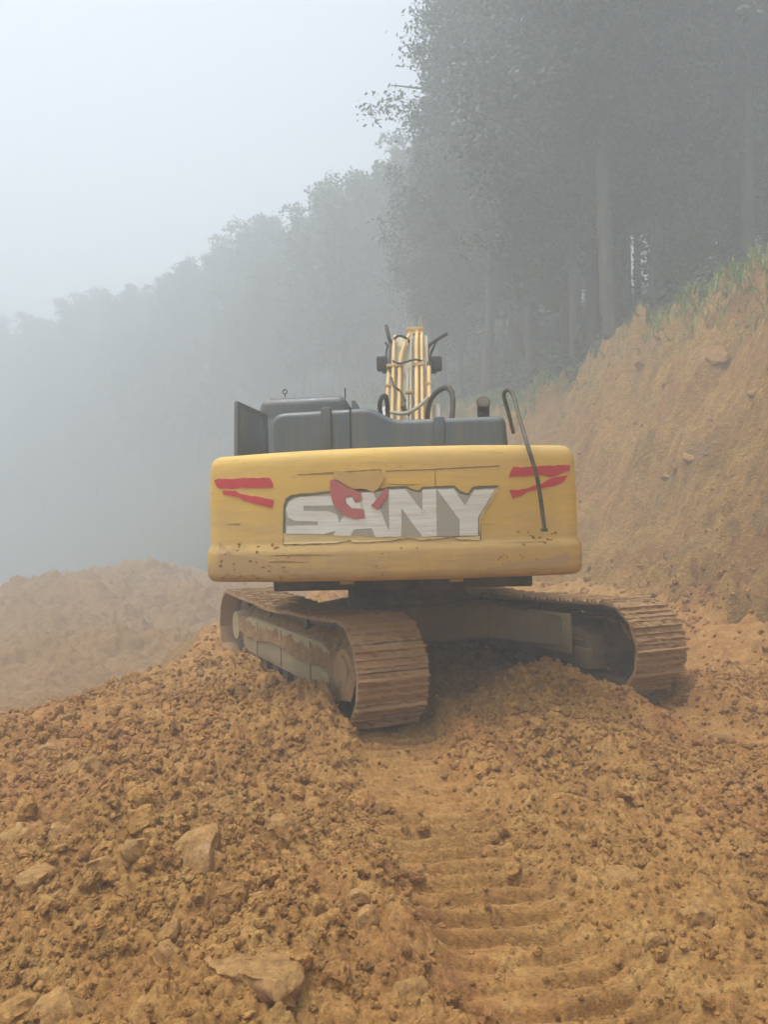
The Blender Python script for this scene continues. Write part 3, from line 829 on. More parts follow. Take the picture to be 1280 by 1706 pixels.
hose([on_boom(-0.275, 2.02, 0.07), at(651, 575, 10.3), at(648, 560, 10.3), at(644, 541, 10.4)], 0.026)
hose([at(644, 612, 10.0), at(644, 585, 10.1), at(646, 575, 10.1), at(642, 569, 10.1)], 0.014)
hose([on_boom(0.255, 2.08, 0.07), at(713, 583, 10.3), at(717, 573, 10.3), at(729, 564, 10.3), at(746, 554, 10.3)], 0.024)
hose([on_boom(0.255, 2.0, 0.08), at(718, 590, 10.3), at(722, 580, 10.3), at(727, 568, 10.3)], 0.015)
hose([at(655, 566, 10.1), at(664, 558, 10.0), at(676, 561, 10.0), at(684, 570, 10.1)], 0.018)
hose([at(652, 628, 9.5), at(657, 642, 9.35), at(668, 652, 9.3), at(676, 668, 9.2)], 0.015)
hose([at(655, 600, 9.7), at(668, 604, 9.6), at(690, 598, 9.6), at(705, 600, 9.7)], 0.014)
hose([at(644, 682, 9.0), at(655, 687, 8.8), at(676, 688, 8.7), at(695, 679, 8.7), at(714, 662, 8.8)], 0.024, M_grypipe)
hose([at(640, 715, 8.4), at(633, 680, 8.3), at(636, 662, 8.3), at(643, 660, 8.4), at(646, 680, 8.6), at(646, 705, 8.7)], 0.028)
hose([at(712, 705, 8.6), at(716, 672, 8.5), at(728, 653, 8.4), at(744, 645, 8.3), at(754, 655, 8.2), at(755, 680, 8.1), at(751, 715, 8.0)], 0.03)
hose([at(672, 676, 8.9), at(676, 684, 8.9), at(684, 690, 8.9)], 0.03)
for s in (-1, 1):
    bm = bmesh.new(); cyl(bm, (BX + s * 0.345, 0.9, 1.35), (BX + s * 0.345, 1.2, 2.15), 0.085, 16); c_ = part('boom_cylinder', bm, M_yel2)
    bm = bmesh.new(); cyl(bm, (BX + s * 0.345, 1.2, 2.15), (BX + s * 0.345, 1.62, 3.25), 0.045, 14); part('cylinder_rod', bm, M_chrome, c_)
bm = bmesh.new(); prism(bm, [(4.95, 4.15), (5.35, 4.2), (5.45, 3.6), (5.05, 1.0), (4.85, 1.0), (4.9, 3.5)], 0, BX - 0.19, BX + 0.19, 0.01); part('arm', bm, M_yel2, smooth=False)
bm = bmesh.new(); cyl(bm, (BX, 3.2, 4.46), (BX, 4.4, 4.3), 0.07, 16); ac = part('arm_cylinder', bm, M_yel2)
bm = bmesh.new(); cyl(bm, (BX, 4.4, 4.3), (BX, 5.1, 4.1), 0.04, 14); part('cylinder_rod', bm, M_chrome, ac)
bm = bmesh.new(); prism(bm, [(4.8, 1.05), (5.15, 1.1), (5.5, 0.75), (5.45, 0.3), (5.1, 0.08), (4.55, 0.2), (4.5, 0.35), (5.0, 0.3), (5.2, 0.5), (5.15, 0.75)], 0, BX - 0.55, BX + 0.55, 0.01); bk = part('bucket', bm, M_iron, smooth=False)
for k in range(5):
    bm = bmesh.new(); x = BX - 0.48 + 0.24 * k; prism(bm, [(4.55, 0.2), (4.52, 0.32), (4.3, 0.28)], 0, x - 0.05, x + 0.05); part('bucket_tooth', bm, M_iron, bk, smooth=False)

# ---- undercarriage
def under_frame():
    bm = bmesh.new(); box(bm, (-0.62, -0.8, 0.42), (0.62, 0.8, 0.80), 0.06, 3)
    f = part('centre_frame', bm, M_frame, root, MT)
    for sx in (-1, 1):
        for sy in (-1, 1):
            bm = bmesh.new()
            A = [(0.45, 0.35, .44), (0.45, 0.80, .44), (0.45, 0.80, .80), (0.45, 0.35, .80)]
            B = [(1.10, 0.75, .36), (1.10, 1.30, .36), (1.10, 1.30, .66), (1.10, 0.75, .66)]
            a = [bm.verts.new((x * sx, y * sy, z)) for x, y, z in A]; b = [bm.verts.new((x * sx, y * sy, z)) for x, y, z in B]
            for i in range(4): bm.faces.new((a[i], a[(i + 1) % 4], b[(i + 1) % 4], b[i]))
            bm.faces.new(a); bm.faces.new(b)
            bmesh.ops.bevel(bm, geom=bm.edges[:], offset=0.02, segments=2, affect='EDGES')
            part('frame_leg', bm, M_frame, f)
            bm = bmesh.new(); M = None
            box(bm, (min(sx * 1.06, sx * 1.11), min(sy * 0.7, sy * 1.36), 0.30), (max(sx * 1.06, sx * 1.11), max(sy * 0.7, sy * 1.36), 0.70), 0.008); part('weld_plate', bm, M_beige, f)
under_frame()

TX, TY, TR, TZ = 1.36, 1.88, 0.40, 0.43        # half gauge, half wheelbase, radius to the shoe plate, axle height
def track_path():
    """closed loop of (y, z, angle) at even steps; the upper run sags between its carrier rollers"""
    P = []
    n = 400
    for i in range(n): P.append((-TY + 2 * TY * i / n, TZ - TR))
    for i in range(n): a = -math.pi / 2 + math.pi * i / n; P.append((TY + TR * math.cos(a), TZ + TR * math.sin(a)))
    for i in range(n):
        t = i / n; P.append((TY - 2 * TY * t, TZ + TR - 0.05 * math.sin(t * math.pi) ** 2 - 0.015 * abs(math.sin(3 * math.pi * t))))
    for i in range(n): a = math.pi / 2 + math.pi * i / n; P.append((-TY + TR * math.cos(a), TZ + TR * math.sin(a)))
    P = np.array(P + [P[0]]); s = np.concatenate([[0], np.cumsum(np.hypot(*np.diff(P, axis=0).T))])
    return P, s
PATH, PS = track_path()
def path_at(u):
    u = u % PS[-1]
    y, z = np.interp(u, PS, PATH[:, 0]), np.interp(u, PS, PATH[:, 1])
    e = 0.04
    y0, z0 = np.interp((u - e) % PS[-1], PS, PATH[:, 0]), np.interp((u - e) % PS[-1], PS, PATH[:, 1])
    y1, z1 = np.interp((u + e) % PS[-1], PS, PATH[:, 0]), np.interp((u + e) % PS[-1], PS, PATH[:, 1])
    return float(y), float(z), math.atan2(z1 - z0, y1 - y0)
NSH = 48
PITCH_S = PS[-1] / NSH
def shoe_mesh(seed):
    rs = np.random.RandomState(seed)
    bm = bmesh.new()
    w = 0.30; p = PITCH_S
    # plate, and three grousers with worn, muddy crowns (z is outward)
    prof = [(-p / 2 - .006, 0.0), (-p / 2 - .006, .018), (-.37 * p, .018), (-.35 * p, .052), (-.26 * p, .052), (-.22 * p, .020), (-.06 * p, .020), (-.03 * p, .042), (.04 * p, .042), (.07 * p, .020),
            (.22 * p, .020), (.25 * p, .036), (.32 * p, .036), (.35 * p, .018), (p / 2 - .004, .014), (p / 2 - .004, 0.0)]
    nx = 15; rings = []
    for i in range(nx + 1):
        x = -w + 2 * w * i / nx
        ring = []
        for (y, z) in prof:
            k = 0 if z < 0.001 else rs.uniform(-0.004, 0.007)
            if 0.012 < z < 0.021: k += max(0, rs.uniform(-0.012, 0.018))      # clay packed between the bars
            ring.append(bm.verts.new((x, y + rs.uniform(-.002, .002), z + k)))
        rings.append(ring)
    for a, b in zip(rings, rings[1:]):
        n = len(prof)
        for j in range(n): bm.faces.new((a[j], a[(j + 1) % n], b[(j + 1) % n], b[j]))
    bm.faces.new(rings[0]); bm.faces.new(rings[-1][::-1])
    bmesh.ops.recalc_face_normals(bm, faces=bm.faces[:])
    me = bpy.data.meshes.new('track_shoe'); bm.to_mesh(me); bm.free(); me.materials.append(M_shoe)
    return me
SHOES = [shoe_mesh(s) for s in range(4)]

def lump_strip(n, m, fun, amp, seed):
    """a caked layer: grid of points from fun(u, v) pushed out by noise"""
    U, V = np.meshgrid(np.linspace(0, 1, n), np.linspace(0, 1, m), indexing='ij')
    P = fun(U, V)
    k = amp * (clods(U * n / 4, V * m / 3, seed, .8) + fbm(U * n / 3, V * m / 3, seed + 9, 3))
    return P, np.clip(k, 0.006, 1)

def track(side):
    X = TX * side
    M = MT @ Matrix.Translation((X, 0, 0))
    bm = bmesh.new()
    o = -1 if side < 0 else 1            # outer side
    prof = round_poly([(-1.62, 0.30), (-1.50, 0.19), (1.35, 0.19), (1.45, 0.30), (1.45, 0.52), (1.2, 0.60), (-1.3, 0.60), (-1.62, 0.50)], 0.04, 3)
    prism(bm, prof, 0, -0.21, 0.21, 0.012)
    fr = part('track_frame', bm, M_beige if side < 0 else M_frame, root, M)
    for k in range(NSH):
        y, z, a = path_at(k * PITCH_S + 0.05)
        # outward normal is to the right of travel along the loop
        R = Matrix(((1, 0, 0), (0, math.cos(a), math.sin(a)), (0, math.sin(a), -math.cos(a)))).to_4x4()
        s = link('track_shoe', SHOES[(k * 7 + (side > 0)) % 4], None, fr, Matrix.Translation((0, y, z)) @ R)
    # chain
    bm = bmesh.new(); rings = []
    for k in range(120):
        y, z, a = path_at(k * PS[-1] / 120)
        n = (math.sin(a), -math.cos(a))
        rings.append([bm.verts.new((x, y - n[0] * t, z - n[1] * t)) for x, t in ((-.1, .002), (.1, .002), (.1, .09), (-.1, .09))])
    for i in range(120):
        a, b = rings[i], rings[(i + 1) % 120]
        for j in range(4): bm.faces.new((a[j], a[(j + 1) % 4], b[(j + 1) % 4], b[j]))
    part('track_chain', bm, M_iron, fr, smooth=False)
    # drive sprocket at the near end, idler at the far end, rollers
    bm = bmesh.new(); cyl(bm, (-0.06, -TY, TZ), (0.06, -TY, TZ), 0.30, 28)
    for k in range(20):
        a = 2 * math.pi * k / 20
        box(bm, (-0.045, -0.03, 0.27), (0.045, 0.03, 0.35), 0, M=Matrix.Translation((0, -TY, TZ)) @ Matrix.Rotation(a, 4, 'X'))
    part('drive_sprocket', bm, M_iron, fr)
    bm = bmesh.new(); cyl(bm, (o * 0.06, -TY, TZ), (o * 0.24, -TY, TZ), 0.22, 28, 0.19); cyl(bm, (o * 0.24, -TY, TZ), (o * 0.27, -TY, TZ), 0.14, 24); part('final_drive', bm, M_shoe, fr)
    bm = bmesh.new(); cyl(bm, (-0.08, TY - 0.03, TZ), (0.08, TY - 0.03, TZ), 0.31, 32); part('idler_wheel', bm, M_iron, fr)
    bm = bmesh.new(); cyl(bm, (o * 0.08, TY - 0.03, TZ), (o * 0.20, TY - 0.03, TZ), 0.20, 24, 0.17); part('idler_hub', bm, M_cream if False else M_beige, fr)
    for k in range(8):
        y = -1.3 + 2.55 * k / 7
        bm = bmesh.new(); cyl(bm, (-0.2, y, 0.165), (0.2, y, 0.165), 0.085, 16); cyl(bm, (-0.15, y, 0.165), (-0.11, y, 0.165), 0.10, 16); cyl(bm, (0.11, y, 0.165), (0.15, y, 0.165), 0.10, 16); part('track_roller', bm, M_iron, fr)
    for y in (-0.62, 0.62):
        bm = bmesh.new(); cyl(bm, (-0.13, y, 0.70), (0.15, y, 0.70), 0.07, 14); box(bm, (-0.05, y - 0.05, 0.58), (0.05, y + 0.05, 0.68)); part('carrier_roller', bm, M_iron, fr)
    for k in range(3):                    # cover plates and ribs on the frame's sides
        y = -1.0 + 0.9 * k
        for sd in (-1, 1):
            bm = bmesh.new(); x = 0.213 * sd; box(bm, (x - 0.012, y - 0.02, 0.215), (x + 0.012, y + 0.02, 0.575), 0.004); part('frame_rib', bm, M_beige if side < 0 else M_frame, fr)
    bm = bmesh.new(); box(bm, (-0.235, -1.60, 0.17), (0.235, -1.36, 0.37), 0.012); part('chain_guide', bm, M_beige if side < 0 else M_frame, fr)
    bm = bmesh.new(); box(bm, (-o * 0.23 - 0.006, -1.5, 0.43), (-o * 0.23 + 0.012, -0.6, 0.455), 0.003); part('frame_lip', bm, M_frame, fr)
    # clay packed on top of the frame and hanging over its side
    n, m = 130, 16
    def fun(U, V):
        y = -2.16 + 3.75 * U
        out = 0.235 + 0.055 * sstep(-1.5, -1.7, y)
        xs = o * (np.interp(V, [0, .35, .7, 1], [-0.20, 0.0, 0.2, 0.235]) * out / 0.235)
        edge = 0.45 + 0.15 * fbm(U * 5, U * 0 + side, 301, 5) - 0.24 * sstep(-1.45, -1.75, y)
        arc = TZ + np.sqrt(np.clip(0.34 ** 2 - np.clip(-TY - y, 0, 1) ** 2, 0.01, 1)) - 0.05
        top = np.minimum(0.72 + 0.06 * fbm(U * 7, V * 2, 303, 3), arc)
        edge = np.minimum(edge, top - 0.05)
        z = np.where(V < .35, top - .05 * (1 - V / .35), top + (edge - top) * np.clip((V - .35) / .65, 0, 1) ** 1.1)
        return np.stack([xs, y, z], -1)
    P, k = lump_strip(n, m, fun, 0.05, 305)
    fade = np.linspace(1, 0, m)[None, :] ** 0.7
    P[..., 0] += o * k * 0.5 * (0.3 + 0.7 * fade); P[..., 2] += k * fade
    P[..., 2] = np.minimum(P[..., 2], 0.80)
    i = np.arange(n - 1)[:, None]; j = np.arange(m - 1)[None, :]
    f = np.stack([i * m + j, (i + 1) * m + j, (i + 1) * m + j + 1, i * m + j + 1], -1).reshape(-1, 4)
    me = mesh_np('caked_mud', P.reshape(-1, 3), f if side > 0 else f[:, ::-1], False)
    tag(link('caked_mud', me, M_mud, fr), kind='stuff')
track(-1); track(1)

# ------------------------------------------------------------------ rocks
def rock_mesh(seed, cuts=7, flat=1.0):
    rs = np.random.RandomState(seed)
    bm = bmesh.new(); bmesh.ops.create_icosphere(bm, subdivisions=4, radius=1)
    V = np.array([v.co[:] for v in bm.verts])
    for _ in range(cuts):
        n = rs.normal(size=3); n /= np.linalg.norm(n); d = rs.uniform(0.5, 0.85)
        h = V @ n - d
        V = V - np.outer(np.clip(h, 0, None) * 0.92, n)
    V += 0.16 * np.stack([fbm(V[:, 1] * 2.2 + seed, V[:, 2] * 2.2, seed, 4), fbm(V[:, 2] * 2.2, V[:, 0] * 2.2 + seed, seed + 5, 4), fbm(V[:, 0] * 2.2, V[:, 1] * 2.2 - seed, seed + 9, 4)], -1)
    V += 0.035 * np.stack([fbm(V[:, 1] * 7 + seed, V[:, 2] * 7, seed + 2, 3), fbm(V[:, 2] * 7, V[:, 0] * 7 + seed, seed + 6, 3), fbm(V[:, 0] * 7, V[:, 1] * 7 - seed, seed + 8, 3)], -1)
    V[:, 2] *= flat
    for v, c in zip(bm.verts, V): v.co = c
    me = bpy.data.meshes.new('rock'); bm.to_mesh(me); bm.free()
    me.polygons.foreach_set('use_smooth', np.ones(len(me.polygons), dtype=bool))
    try: me.set_sharp_from_angle(angle=rad(28))
    except Exception: pass
    return me
# picture point of the rock's foot, width and depth and height in metres, turn, material, label
ROCKS = [
    (405, 1625, .31, .44, .11, 28, 'red', 'large half buried reddish tan boulder, the biggest stone at the front left'),
    (325, 1425, .30, .24, .24, -25, 'pink', 'pinkish grey angular rock with a pale grey tip beside a yellow clod'),
    (358, 1435, .14, .13, .12, 10, 'pale', 'crumbly yellow clod touching the pinkish grey angular rock'),
    (448, 1415, .11, .10, .10, 40, 'grey', 'small grey stone just right of the yellow clod'),
    (425, 1490, .22, .14, .11, 12, 'tan', 'flat topped orange stone above the large half buried boulder'),
    (612, 1545, .11, .10, .12, 60, 'pale', 'pale upright stone beside the left edge of the track prints'),
    (600, 1500, .11, .10, .07, 0, 'pale', 'pale flat stone behind the upright stone by the track prints'),
    (152, 1282, .22, .18, .17, 30, 'tan', 'rounded tan boulder leaning on a darker one at far left'),
    (118, 1280, .17, .14, .12, -20, 'dark', 'dark brown stone tucked against the rounded tan boulder'),
    (8, 1205, .26, .2, .17, 5, 'red', 'reddish square block at the left picture edge below the fog'),
    (15, 1400, .26, .22, .13, 15, 'pale', 'yellowish boulder at the left picture edge'),
    (95, 1392, .22, .18, .14, -35, 'tan', 'brown angular stone right of the yellowish edge boulder'),
    (225, 1418, .13, .12, .11, 25, 'dark', 'dark olive stone left of the pinkish grey rock'),
    (165, 1452, .16, .14, .11, 70, 'tan', 'tan sharp edged stone left of the dark olive stone'),
    (318, 1345, .13, .09, .08, 0, 'pale', 'pale thin slab stone lying behind the pinkish grey rock'),
    (1165, 1525, .17, .15, .13, 20, 'pale', 'pale rounded rock right of the track prints'),
    (1035, 1458, .18, .16, .11, 45, 'tan', 'rounded tan clod nearest the right side of the track prints'),
    (684, 1655, .14, .12, .12, 10, 'tan', 'angular brown stone at the bottom beside the track prints'),
    (95, 1690, .20, .18, .12, 33, 'pale', 'pale knobbly rock in the bottom left corner'),
    (78, 1252, .26, .2, .16, 50, 'pink', 'pointed pinkish stone above the rounded tan boulder pair'),
    (1205, 1238, .28, .24, .16, 12, 'tan', 'big earthy clod behind the right track at the picture edge'),
    (60, 1485, .2, .18, .1, 0, 'red', 'low reddish brown stone on the left slope of clods'),
    (470, 1385, .22, .2, .12, 66, 'tan', 'broad crumbly clod above the small grey stone'),
    (280, 1592, .10, .1, .08, 10, 'pale', 'egg shaped pale stone left of the large half buried boulder'),
    (285, 1568, .13, .11, .1, 80, 'tan', 'tan lump directly behind the egg shaped pale stone'),
    (380, 1480, .09, .08, .06, 0, 'pale', 'little pale chip left of the flat topped orange stone'),
    (1090, 1600, .10, .09, .07, 0, 'pale', 'small pale stone at the lower right of the track prints'),
    (965, 1400, .14, .12, .08, 22, 'red', 'reddish clod on the right shoulder of the track prints'),
    (1240, 1420, .15, .13, .1, 0, 'tan', 'tan clod near the right picture edge in the foreground'),
    (520, 1560, .10, .1, .07, 30, 'tan', 'brown lump between the large boulder and the pale upright stone'),
]
for i, (px, py, w, dp, h, turn, kind, lab) in enumerate(ROCKS):
    d = EYE * 1230 / (py - 880)
    for _ in range(6):
        z = hz((px - 640) / 1230 * d, d); d = (EYE - z) * 1230 / (py - 880)
    x = (px - 640) / 1230 * d; d += dp * 0.25; z = hz(x, d)
    o = link('rock', rock_mesh(500 + i, 8 if kind != 'pale' else 5), M_rock[kind])
    o.location = (x, d, z - h * 0.09); k_ = 1.0 if i in (0, 1) else 0.8; o.scale = (w * k_ / 1.75, dp * k_ / 1.75, h * k_ / 1.35); o.rotation_euler = (rad(random.uniform(-12, 12)), rad(random.uniform(-12, 12)), rad(turn))
    tag(o, lab, 'rock', 'rocks lying in the loose clay')
# rocks sticking out of the cut bank
BROCK = [
    (14.6, 1195, 592, .75, .55, 'tan', 'clay stained rock jutting from the bank below the crest at upper right'),
    (19.5, 1075, 603, .75, .5, 'grey', 'weathered grey outcrop in the bank under the grassy crest'),
    (13.2, 1258, 655, .45, .35, 'grey', 'dark stone in the bank at the right picture edge'),
    (13.5, 1148, 760, .55, .4, 'dark', 'dark crumbly rock halfway up the bank'),
    (12.5, 1110, 800, .5, .36, 'tan', 'yellow brown boulder bulging from the middle of the bank'),
    (12.0, 1160, 850, .35, .25, 'dark', 'dark narrow stone low in the bank'),
    (9.6, 1258, 985, .22, .18, 'pale', 'pale yellow stone at the bank foot by the right picture edge'),
    (10.6, 1225, 905, .28, .2, 'red', 'reddish stone low on the bank above the pale yellow stone'),
]
for i, (d0, px, py, w, h, kind, lab) in enumerate(BROCK):
    d = np.linspace(5, 45, 1600); x = (px - 640) / 1230 * d; z = EYE + (880 - py) / 1230 * d
    hh = height(x, d, False); k = int(np.argmax(hh > z))
    o = link('rock', rock_mesh(700 + i, 9), M_rock[kind])
    o.location = (x[k] + .10, d[k] + .05, z[k] - .03); o.scale = (w * .42, w * .38, h * .42); o.rotation_euler = (rad(15), rad(-25), rad(40 * i))
    tag(o, lab, 'rock', 'rocks sticking out of the cut bank')

# ------------------------------------------------------------------ crumbled clods strewn over the ground: one stuff object, geometry nodes
def clod_field():
    X, Y, S = [], [], []
    A = rad(46)
    for s0, s1, rmax, dens in ((.006, .013, 4.2, 1500), (.011, .022, 8.5, 520), (.020, .036, 15, 95), (.034, .075, 22, 9.0)):
        n = int(A * rmax * rmax * dens)
        r = rmax * np.sqrt(R_.rand(n)); a = R_.uniform(-A, A, n)
        X.append(r * np.sin(a)); Y.append(r * np.cos(a)); S.append(s0 + (s1 - s0) * R_.rand(n) ** 1.8)
    X, Y, S = map(np.concatenate, (X, Y, S))
    t, over, xt = zones(X, Y)
    d1, _ = path_coords(X, Y, RUT); d2, _ = path_coords(X, Y, RUT2)
    pk = np.clip(0.6 + 1.7 * fbm(X * 0.8, Y * 0.8, 401, 4), 0.25, 1.4)
    pk = np.where(d1 < 0.30, 0.10, pk); pk = np.where(d2 < 0.3, 0.2, pk)
    pk = np.where(t > 0.05, 0.22, pk); pk = np.where(t > 0.95, 0, pk); pk = np.where(Y < 1.0, 0, pk)
    k = (R_.rand(len(X)) < pk) & (X > -11) & ~((Y > 10.2) & (X < -2.7))
    X, Y, S = X[k], Y[k], S[k]
    Z = height(X, Y) + S * 0.15
    n = len(X)
    me = bpy.data.meshes.new('soil_clods')
    me.vertices.add(n); me.vertices.foreach_set('co', np.stack([X, Y, Z], -1).astype(np.float32).ravel())
    a = me.attributes.new('clod_size', 'FLOAT_VECTOR', 'POINT')
    sv = S[:, None] * R_.uniform(0.75, 1.3, (n, 3)) * np.array([1, 1, .85]); a.data.foreach_set('vector', sv.astype(np.float32).ravel())
    a = me.attributes.new('tint', 'FLOAT', 'POINT'); a.data.foreach_set('value', (R_.normal(size=n) * 0.09).clip(-.4, .4).astype(np.float32))
    a = me.attributes.new('clod_turn', 'FLOAT_VECTOR', 'POINT'); a.data.foreach_set('vector', R_.uniform(0, 6.28, (n, 3)).astype(np.float32).ravel())
    o = link('soil_clods', me, M_soil); tag(o, kind='stuff')
    ng = bpy.data.node_groups.new('clod_scatter', 'GeometryNodeTree')
    ng.interface.new_socket('Geometry', in_out='INPUT', socket_type='NodeSocketGeometry')
    ng.interface.new_socket('Geometry', in_out='OUTPUT', socket_type='NodeSocketGeometry')
    N, L = ng.nodes, ng.links
    gi = N.new('NodeGroupInput'); go = N.new('NodeGroupOutput')
    join = N.new('GeometryNodeGeometryToInstance')
    for v in range(7):
        ico = N.new('GeometryNodeMeshIcoSphere'); ico.inputs['Subdivisions'].default_value = 3
        sp = N.new('GeometryNodeSetPosition'); L.new(ico.outputs['Mesh'], sp.inputs['Geometry'])
        p = N.new('GeometryNodeInputPosition'); ad = N.new('ShaderNodeVectorMath'); ad.operation = 'ADD'; ad.inputs[1].default_value = (v * 7.1, v * 3.3, v)
        L.new(p.outputs[0], ad.inputs[0])
        nz = N.new('ShaderNodeTexNoise'); nz.inputs['Scale'].default_value = 1.1; nz.inputs['Detail'].default_value = 4; nz.inputs['Roughness'].default_value = 0.65
        L.new(ad.outputs[0], nz.inputs['Vector'])
        sb_ = N.new('ShaderNodeVectorMath'); sb_.operation = 'SUBTRACT'; sb_.inputs[1].default_value = (0.5, 0.5, 0.5); L.new(nz.outputs['Color'], sb_.inputs[0])
        ml = N.new('ShaderNodeVectorMath'); ml.operation = 'SCALE'; ml.inputs['Scale'].default_value = 1.9; L.new(sb_.outputs[0], ml.inputs[0])
        L.new(ml.outputs[0], sp.inputs['Offset']); L.new(sp.outputs[0], join.inputs[0])
    ip = N.new('GeometryNodeInstanceOnPoints'); ip.inputs['Pick Instance'].default_value = True
    L.new(gi.outputs[0], ip.inputs['Points']); L.new(join.outputs[0], ip.inputs['Instance'])
    for nm, key in (('clod_size', 'Scale'), ('clod_turn', 'Rotation')):
        at_ = N.new('GeometryNodeInputNamedAttribute'); at_.data_type = 'FLOAT_VECTOR'; at_.inputs['Name'].default_value = nm
        if key == 'Rotation':
            er = N.new('FunctionNodeEulerToRotation'); L.new(at_.outputs[0], er.inputs[0]); L.new(er.outputs[0], ip.inputs[key])
        else: L.new(at_.outputs[0], ip.inputs[key])
    sm = N.new('GeometryNodeSetMaterial'); sm.inputs['Material'].default_value = M_soil
    L.new(ip.outputs[0], sm.inputs['Geometry']); L.new(sm.outputs[0], go.inputs[0])
    o.modifiers.new('scatter', 'NODES').node_group = ng
clod_field()

# ------------------------------------------------------------------ trees
def leaf_cloud(C, size, rs, aspect=0.45, droop=0.0):
    """one bent leaf-sized quad at each centre"""
    n = len(C)
    d = rs.normal(size=(n, 3)); d[:, 2] = d[:, 2] * 0.6 - droop; d /= np.linalg.norm(d, axis=1)[:, None]
    q = rs.normal(size=(n, 3)); s = np.cross(d, q); s /= np.linalg.norm(s, axis=1)[:, None] + 1e-9
    L = (size * rs.uniform(0.6, 1.3, n))[:, None]
    a = C - d * L / 2; b = C + d * L / 2; m = C
    V = np.stack([a, m + s * L * aspect / 2, b, m - s * L * aspect / 2], 1).reshape(-1, 3)
    return V, np.arange(4 * n).reshape(-1, 4)

def trunk_bm(h, r, rs, limbs):
    bm = bmesh.new()
    bend = rs.uniform(-.25, .25, (4, 2))
    pts = [Vector((bend[k][0] * (k > 0), bend[k][1] * (k > 0), -1.0 + (h + 1) * k / 3)) for k in range(4)]
    tube(bm, pts, r, 8, True, 4, lambda t: r * (1 - 0.85 * t) + 0.01)
    for (z, a, L, up) in limbs:
        p = Vector((0, 0, z)); q = p + Vector((math.cos(a) * L, math.sin(a) * L, up))
        tube(bm, [p, (p + q) / 2 + Vector((0, 0, 0.1 * L)), q], 0.05, 5, True, 3, lambda t: 0.06 * r / .18 * (1 - .8 * t) + 0.006)
    return bm

def conifer(seed, h, w, bare):
    rs = np.random.RandomState(seed); limbs = []; C = []
    nz = int((h - bare) / 0.55)
    for k in range(nz):
        z = bare + (h - bare) * k / nz; t = (z - bare) / (h - bare)
        L = w * (1 - t) ** 0.62 * rs.uniform(0.75, 1.15) * min(1, 0.55 + 2.2 * t) + 0.25
        for a in rs.uniform(0, 6.28) + np.arange(5) * 1.2566 + rs.uniform(-.3, .3, 5):
            l = L * rs.uniform(0.65, 1.1)
            if rs.rand() < 0.16: continue
            if k % 2 == 0: limbs.append((z, a, l, 0.15 * l))
            m = int(10 + 16 * l)
            u = rs.rand(m) ** 0.6
            c = np.stack([math.cos(a) * u * l, math.sin(a) * u * l, z + 0.15 * l * u - 0.22 * l * u * u], -1) + rs.normal(size=(m, 3)) * np.array([.20, .20, .16])
            C.append(c)
    return trunk_bm(h, 0.011 * h + .02, rs, limbs), leaf_cloud(np.concatenate(C), 0.55, rs, 0.6, 0.25)

def broadleaf(seed, h, w, bare, leaf=0.21, per=105):
    rs = np.random.RandomState(seed); limbs = []; C = []
    n = int(30 + 3.6 * (h - bare))
    for k in range(n):
        t = rs.rand(); z = bare + (h - bare) * t; a = rs.uniform(0, 6.28)
        L = w * (0.35 + 0.65 * math.sin(math.pi * min(1, 0.18 + 0.8 * t))) * rs.uniform(0.45, 1.15)
        up = rs.uniform(0.1, 0.55) * L
        limbs.append((z * 0.9, a, L, up))
        tip = np.array([math.cos(a) * L, math.sin(a) * L, z * 0.9 + up])
        for q in range(rs.randint(5, 9)):                      # sprays of leaves along each limb
            f = rs.uniform(0.35, 1.08)
            c = np.array([tip[0] * f, tip[1] * f, z * 0.9 + up * f]) + rs.normal(size=3) * 0.5
            C.append(c + rs.normal(size=(per, 3)) * np.array([.36, .36, .26]))
    return trunk_bm(h * 0.95, 0.012 * h + .03, rs, limbs), leaf_cloud(np.concatenate(C), leaf, rs, 0.5, 0.5)

def tree_proto(gen, mat):
    bm, (V, Fq) = gen
    bmesh.ops.recalc_face_normals(bm, faces=bm.faces[:])
    tm = bpy.data.meshes.new('trunk'); bm.to_mesh(tm); bm.free(); tm.materials.append(M_bark)
    tm.polygons.foreach_set('use_smooth', np.ones(len(tm.polygons), dtype=bool))
    cm = mesh_np('crown', V, Fq, False); cm.materials.append(mat)
    return tm, cm

PROT = {
    'conifer': [tree_proto(conifer(s, h, w, b), M_leaf1) for s, h, w, b in ((1, 18, 2.3, 5.5), (2, 20, 2.6, 7.5), (3, 16, 2.5, 3.5))],
    'broadleaf': [tree_proto(broadleaf(s, h, w, b), M_leaf2) for s, h, w, b in ((11, 19, 4.2, 6.0), (12, 16, 4.0, 4.0))],
    'sapling': [tree_proto(broadleaf(21, 5.5, 1.5, 1.0, 0.2, 26), M_shrub)],
    'round': [tree_proto(broadleaf(31, 19, 3.6, 3.0, 0.4, 60), M_leaf2)],
}
def tree(kind, var, x, y, s, rot, label, group, name):
    tm, cm = PROT[kind][var % len(PROT[kind])]
    if kind != 'sapling': s = min(s, (41.0 - hz(x, y)) / (max(v.co.z for v in tm.vertices) + 1.5))
    o = bpy.data.objects.new(name, None); col.objects.link(o)
    o.location = (x, y, float(height(np.array([x]), np.array([y]), False)[0])); o.rotation_euler = (0, 0, rot); o.scale = (s, s, s)
    tag(o, label, 'tree', group)
    link('trunk', tm, None, o); link('crown', cm, None, o)
    return o

PLACED = []
def put(kind, var, x, y, s, rot, label, group, name):
    PLACED.append((x, y)); return tree(kind, var, x, y, s, rot, label, group, name)
